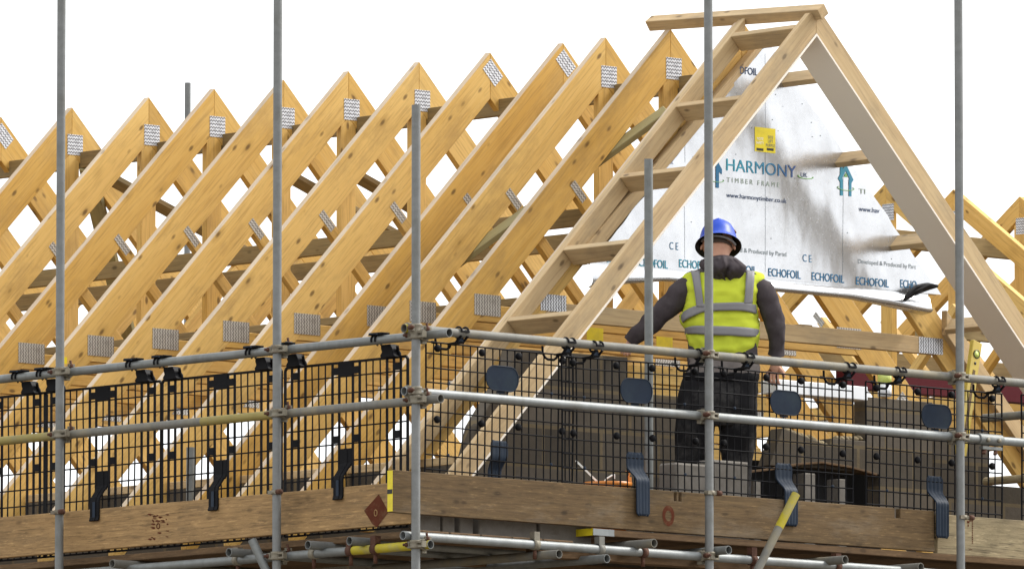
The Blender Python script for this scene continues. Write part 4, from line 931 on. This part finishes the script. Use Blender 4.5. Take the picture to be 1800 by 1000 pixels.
# body: one skinned mesh with head, fingers and feet
def person_body():
    vs, es, rs = [], [], []
    def add(p, r, par=None):
        vs.append(p); rs.append(r)
        if par is not None: es.append((par, len(vs)-1))
        return len(vs)-1
    pel = add(Lp(1262, 690), (.12, .10)); sp1 = add(Lp(1264, 620), (.11, .09), pel); ch = add(Lp(1268, 540), (.14, .10), sp1); up_ = add(Lp(1268, 495), (.12, .085), ch)
    nk = add(Lp(1263, 466, -.0), (.062, .062), up_); nk2 = add(Lp(1262, 448, .02), (.063, .065), nk); h1 = add(Lp(1262, 432, .045), (.080, .090), nk2); h2 = add(Lp(1262, 415, .06), (.082, .095), h1); h3 = add(Lp(1262, 398, .065), (.060, .07), h2)
    for s in (-1, 1):
        e0 = add(Lp(1262+s*27, 436, .045), (.014, .022), h1); add(Lp(1262+s*30.5, 433, .03), (.007, .018), e0)
    ns = add(Lp(1262, 434, .135), (.018, .02), h1); add(Lp(1262, 438, .155), (.011, .011), ns)
    # left arm and hand
    a = add(Lp(1214, 496), (.065, .06), up_); a = add(Lp(1150, 561, .02), (.043, .043), a); a = add(Lp(1112, 597, .06), (.030, .028), a)
    palm = add(Lp(1106, 607, .05), (.032, .018), a)
    for i, (kx, ky, tx, ty, ex, ey_) in enumerate(((1098, 611, 1094, 617, 1092, 622), (1101, 613, 1098, 619, 1097, 625), (1104.5, 614, 1103, 620, 1102.5, 626), (1108, 613, 1107, 619, 1106.5, 624))):
        k1 = add(Lp(kx, ky, .04), (.0095, .0095), palm); k2 = add(Lp(tx, ty, .025), (.0088, .0088), k1); add(Lp(ex, ey_, .03), (.0075, .0075), k2)
    k1 = add(Lp(1114, 611, .03), (.011, .011), palm); add(Lp(1121, 620, .03), (.009, .009), k1)
    # right arm and hand
    a = add(Lp(1329, 496), (.065, .06), up_); a = add(Lp(1362, 562, .0), (.043, .043), a); a = add(Lp(1365, 628, .06), (.030, .03), a)
    palm = add(Lp(1362, 648, .075), (.036, .022), a)
    for kx, ky, tx, ty, ex, ey_ in ((1349, 655, 1348, 666, 1354, 672), (1354, 659, 1353, 670, 1359, 676), (1360, 661, 1360, 672, 1365, 677), (1366, 661, 1367, 671, 1370, 676)):
        k1 = add(Lp(kx, ky, .06), (.0105, .0105), palm); k2 = add(Lp(tx, ty, .055), (.0095, .0095), k1); add(Lp(ex, ey_, .085), (.0085, .0085), k2)
    k1 = add(Lp(1375, 652, .06), (.013, .013), palm); add(Lp(1379, 664, .06), (.010, .010), k1)
    for kx, hx, fx in ((1218, 1234, 1212), (1296, 1292, 1294)):
        l_ = add(Lp(hx, 715), (.085, .085), pel); l_ = add(Lp(kx, 815, .03), (.058, .06), l_); p = O0 + EX*((fx-1268)/SCL) + V((0, 0, .09)); l_ = add(p, (.04, .045), l_); add(p + EY*.16 - V((0, 0, .05)), (.035, .03), l_)
    me = bpy.data.meshes.new('body'); me.from_pydata([W[per].inverted() @ v for v in vs], es, [])
    o = bpy.data.objects.new('body', me); COL.objects.link(o); o.parent = per; W[o] = W[per]
    sk = o.modifiers.new('skin', 'SKIN'); sk.use_smooth_shade = True
    lay = me.skin_vertices[0].data if me.skin_vertices else None
    if lay is None:
        bm = bmesh.new(); bm.from_mesh(me); bm.verts.layers.skin.verify(); bm.to_mesh(me); bm.free(); lay = me.skin_vertices[0].data
    for i, r in enumerate(rs): lay[i].radius = r
    lay[pel].use_root = True
    ss = o.modifiers.new('sub', 'SUBSURF'); ss.levels = 2; ss.render_levels = 2
    me.materials.append(MAT['skin']); return o
person_body()
torso = Loft([(474, 1238, 1304, .055, .0), (479, 1208, 1334, .08, .0), (489, 1200, 1343, .105, .0), (505, 1202, 1338, .125, -.005), (522, 1205, 1332, .135, -.005), (542, 1200, 1331, .138, .0), (560, 1195.5, 1333, .140, .0), (580, 1204, 1335, .142, .0), (600, 1209, 1333, .142, .0), (616, 1214, 1324, .140, .0), (621, 1222, 1318, .137, .0)], 4)
torso.mesh(MB(), 72, .013, 11, 2.0).build('vest', 'hivis', per)
shirt = Loft([(466, 1240, 1297, .065, .01), (474, 1226, 1312, .075, .0), (482, 1204, 1340, .085, .005), (505, 1206, 1334, .10, .01), (560, 1206, 1326, .115, .01), (600, 1209, 1330, .13, .01), (634, 1208, 1333, .138, .0), (652, 1212, 1334, .136, .0)], 4)
shirt.mesh(MB(), 40, .005, 9, 5.0).build('hoodie_body', 'hoodie', per)
hem = Loft([(628, 1208, 1334, .142, .0), (640, 1209, 1335, .144, .0), (657, 1206, 1336, .142, .0)], 4); hem.mesh(MB(), 40, .006, 12, 7.0).build('hoodie_hem', 'hem', per)
belt = Loft([(654, 1201, 1334, .146, .0), (661, 1200, 1335, .148, .0), (669, 1200, 1334, .146, .0)], 3); belt.mesh(MB(), 40, .002, 5, 1.0).build('belt', 'black', per)
b = MB()
for x0, x1, y1 in ((1203, 1222, 700), (1300, 1330, 690)):
    p = Lp((x0+x1)/2, (664+y1)/2, -.15); b.box(p, ((x1-x0)/SCL*.74, .03, (y1-664)/SCL))
limb(MB(), [(Lp(1213, 502, .0), .068), (Lp(1196, 516, .0), .073), (Lp(1174, 540, .005), .066), (Lp(1150, 561, .015), .060), (Lp(1130, 581, .035), .053), (Lp(1112, 594, .05), .043), (Lp(1106, 601, .055), .038)], 28, 9, .010, 1.0).build('sleeve', 'hoodie', per)
limb(MB(), [(Lp(1324, 500, .0), .066), (Lp(1340, 513, .0), .070), (Lp(1352, 538, .0), .064), (Lp(1361, 562, .005), .060), (Lp(1365, 588, .02), .053), (Lp(1365, 613, .045), .046), (Lp(1364, 625, .055), .043)], 28, 9, .010, 4.0).build('sleeve', 'hoodie', per)
hips = Loft([(660, 1202, 1333, .14, .0), (680, 1195, 1332, .145, .0), (705, 1190, 1331, .15, .0), (730, 1189, 1331, .14, .0), (748, 1196, 1326, .11, .0)], 4); mb = hips.mesh(MB(), 40, .006, 9, 3.0)
def foot_pt(px, h): p = O0 + EX*((px-1268)/SCL); return p + V((0, 0, h))
limb(mb, [(Lp(1226, 720), .112), (Lp(1222, 750), .112), (Lp(1215, 790, .02), .096), (Lp(1213, 825, .03), .084), (Lp(1213, 870, .02), .080), (foot_pt(1213, .10), .072), (foot_pt(1213, .03), .074)], 24, 5, .007, 2.0)
limb(mb, [(Lp(1297, 720), .112), (Lp(1297, 750), .110), (Lp(1296, 790, .02), .094), (Lp(1295, 825, .03), .084), (Lp(1295, 870, .02), .080), (foot_pt(1295, .10), .072), (foot_pt(1295, .03), .074)], 24, 5, .007, 6.0)
mb.build('trousers', 'trousers', per)
for fx in (1213, 1295):
    p = foot_pt(fx, .0); MB().lathe([(0, 0), (.062, 0), (.062, .03), (.055, .07), (.05, .12), (0, .13)], p, (0, 0, 1), 18).tube([p+V((0, 0, .045)), p+EY*.10+V((0, 0, .042)), p+EY*.2+V((0, 0, .035))], [.055, .052, .036], 14).build('boot', 'boot', per)
# reflective bands laid on the vest
def band_(L, R, n=30, k=4, off=.004, name='reflective_band'):
    """L: list of (px, top py, bottom py) across"""
    vs = []; cols = catmull([V((x, a, b)) for x, a, b in L], 8)
    for x, a, b in [tuple(c) for c in cols]:
        for j in range(k+1): vs.append(torso.surf(x, a+(b-a)*j/k, off) - EY*.012)
    m = len(cols); fs = [(i*(k+1)+j, i*(k+1)+j+1, (i+1)*(k+1)+j+1, (i+1)*(k+1)+j) for i in range(m-1) for j in range(k)]
    o = MB().add(vs, fs, True).build(name, 'reflect', per); o.modifiers.new('s', 'SOLIDIFY').thickness = .003
band_([(1196.5, 552, 572), (1206, 545, 562), (1222, 538, 554), (1240, 534, 548), (1280, 532, 546), (1310, 532, 547), (1330.5, 537, 552)], 0)
band_([(1203.5, 577, 588), (1220, 573, 587), (1250, 573, 589), (1285, 574, 590), (1315, 576, 592), (1334, 579, 592)], 0)
def strap(L, name='reflective_band'):
    vs = []; rows_ = catmull([V((y, a, b)) for y, a, b in L], 6)
    for y, a, b in [tuple(c) for c in rows_]:
        for j in range(5): vs.append(torso.surf(a+(b-a)*j/4, y, .004) - EY*.0125)
    m = len(rows_); fs = [(i*5+j, (i+1)*5+j, (i+1)*5+j+1, i*5+j+1) for i in range(m-1) for j in range(4)]
    o = MB().add(vs, fs, True).build(name, 'reflect', per); o.modifiers.new('s', 'SOLIDIFY').thickness = .003
strap([(476, 1214, 1230), (490, 1217, 1231), (515, 1221, 1234), (540, 1224, 1237)]); strap([(476, 1312, 1326), (490, 1311, 1326), (515, 1310, 1324), (534, 1308, 1323)])
# hood lying on the back
vs = []; fs = []; nu, nv = 40, 22
for j in range(nv+1):
    v = j/nv
    for i in range(nu+1):
        u = i/nu*2-1; hw = 38*(.62+.38*min(1, v/.34))*(1-(max(0, v-.34)/.66)**1.7)**.75 + .3
        x = 1270 + u*hw + 11*v; y = 448 + 5*u*u + v*47 - 6*u*v*(1-v)
        puff = .075*sin(pi*min(1, .12+v*.95))*sqrt(max(0, 1-u*u*.92)) + .018
        fold = .020*sin(8*u + 6*v + 3*noise.noise(V((u*2, v*2, 0)))) * (1-abs(u))*min(1, v*3+.4) + .006*noise.noise(V((u*6, v*6, 2)))
        vs.append(Lp(x, y, -.075 - puff - fold + (.035 if v < .05 else 0)))
for j in range(nv):
    for i in range(nu): a = j*(nu+1)+i; fs.append((a, a+nu+1, a+nu+2, a+1))
o = MB().add(vs, fs, True).build('hood', 'hoodie', per); o.modifiers.new('s', 'SOLIDIFY').thickness = .03
c_ = Lp(1267, 462, .0); b = MB(); b.tube([c_ + EX*.098*cos(t) + EY*.085*sin(t) + V((0, 0, -.012+.030*sin(t+.4*0) - .004*cos(3*t))) for t in [2*pi*i/28 for i in range(28)]], .026, 10, closed=True); b.build('hood_collar', 'hoodie', per)
# helmet, tipped forward
HC = Lp(1262.5, 424, .055); tilt = radians(24)
HX, HY, HZ = EX, (EY*cos(tilt) - V((0, 0, 1))*sin(tilt)), (V((0, 0, 1))*cos(tilt) + EY*sin(tilt))
def hel(prof, sx=1.0, sy=1.16, n=40, crest=True):
    vs = []
    for r, h in prof:
        for k in range(n):
            t = 2*pi*k/n; rr = r
            fl = 1+.10*max(0, sin(t))**2*(h < .0) ; x = rr*cos(t)*sx; y = rr*sin(t)*sy*fl
            hh = h + (.006*max(0, 1-abs(x)/.018) if crest and h > .06 else 0)
            vs.append(HC + HX*x + HY*y + HZ*hh)
    m = len(prof); return vs, [(i*n+k, (i+1)*n+k, (i+1)*n+(k+1) % n, i*n+(k+1) % n) for i in range(m-1) for k in range(n)]
prof = [(.0005, .122), (.03, .119), (.058, .108), (.080, .088), (.095, .06), (.103, .03), (.107, .0), (.114, -.012), (.128, -.026), (.133, -.034)]
hm = empty('h', O0); bpy.data.objects.remove(hm)
hv, hf = hel(prof); ho = MB().add(hv, [f[::-1] for f in hf], True).build('helmet', 'helmet', per)
iv, if_ = hel([(.0005, .112), (.055, .098), (.090, .055), (.100, .0), (.112, -.018), (.1315, -.0355)], crest=False); MB().add(iv, if_, True).build('helmet_lining', 'dull_black', ho)
b = MB(); b.tube([HC + HX*.098*cos(t) + HY*.108*sin(t) + HZ*(-.028 - .012*cos(t)) for t in [radians(195+i*10) for i in range(16)]], .0075, 8); b.build('headband', 'reflect', ho)
b = MB(); pv = [HC + HX*(.088+.004*i) - HY*(.035) + HZ*(.048-.008*i) for i in range(3)]; b.tube(pv, .009, 8); b.build('badge', 'redmark', ho)
vs, fs = [], []
hv2 = [(0.088, -.04), (.0905, -.005), (.089, .02)]
o = MB()
for j in range(8):
    for i in range(17):
        t = radians(190+i*10); r = .081+.006*(j/7); z = -.055+.075*j/7
        o.v.append(HC + HX*r*cos(t) + HY*(.004+r*1.1*sin(t)) + HZ*z)
o.f = [(j*17+i, (j+1)*17+i, (j+1)*17+i+1, j*17+i+1) for j in range(7) for i in range(16)]; o.sm = [True]*len(o.f)
o.build('hair', 'hair', per)
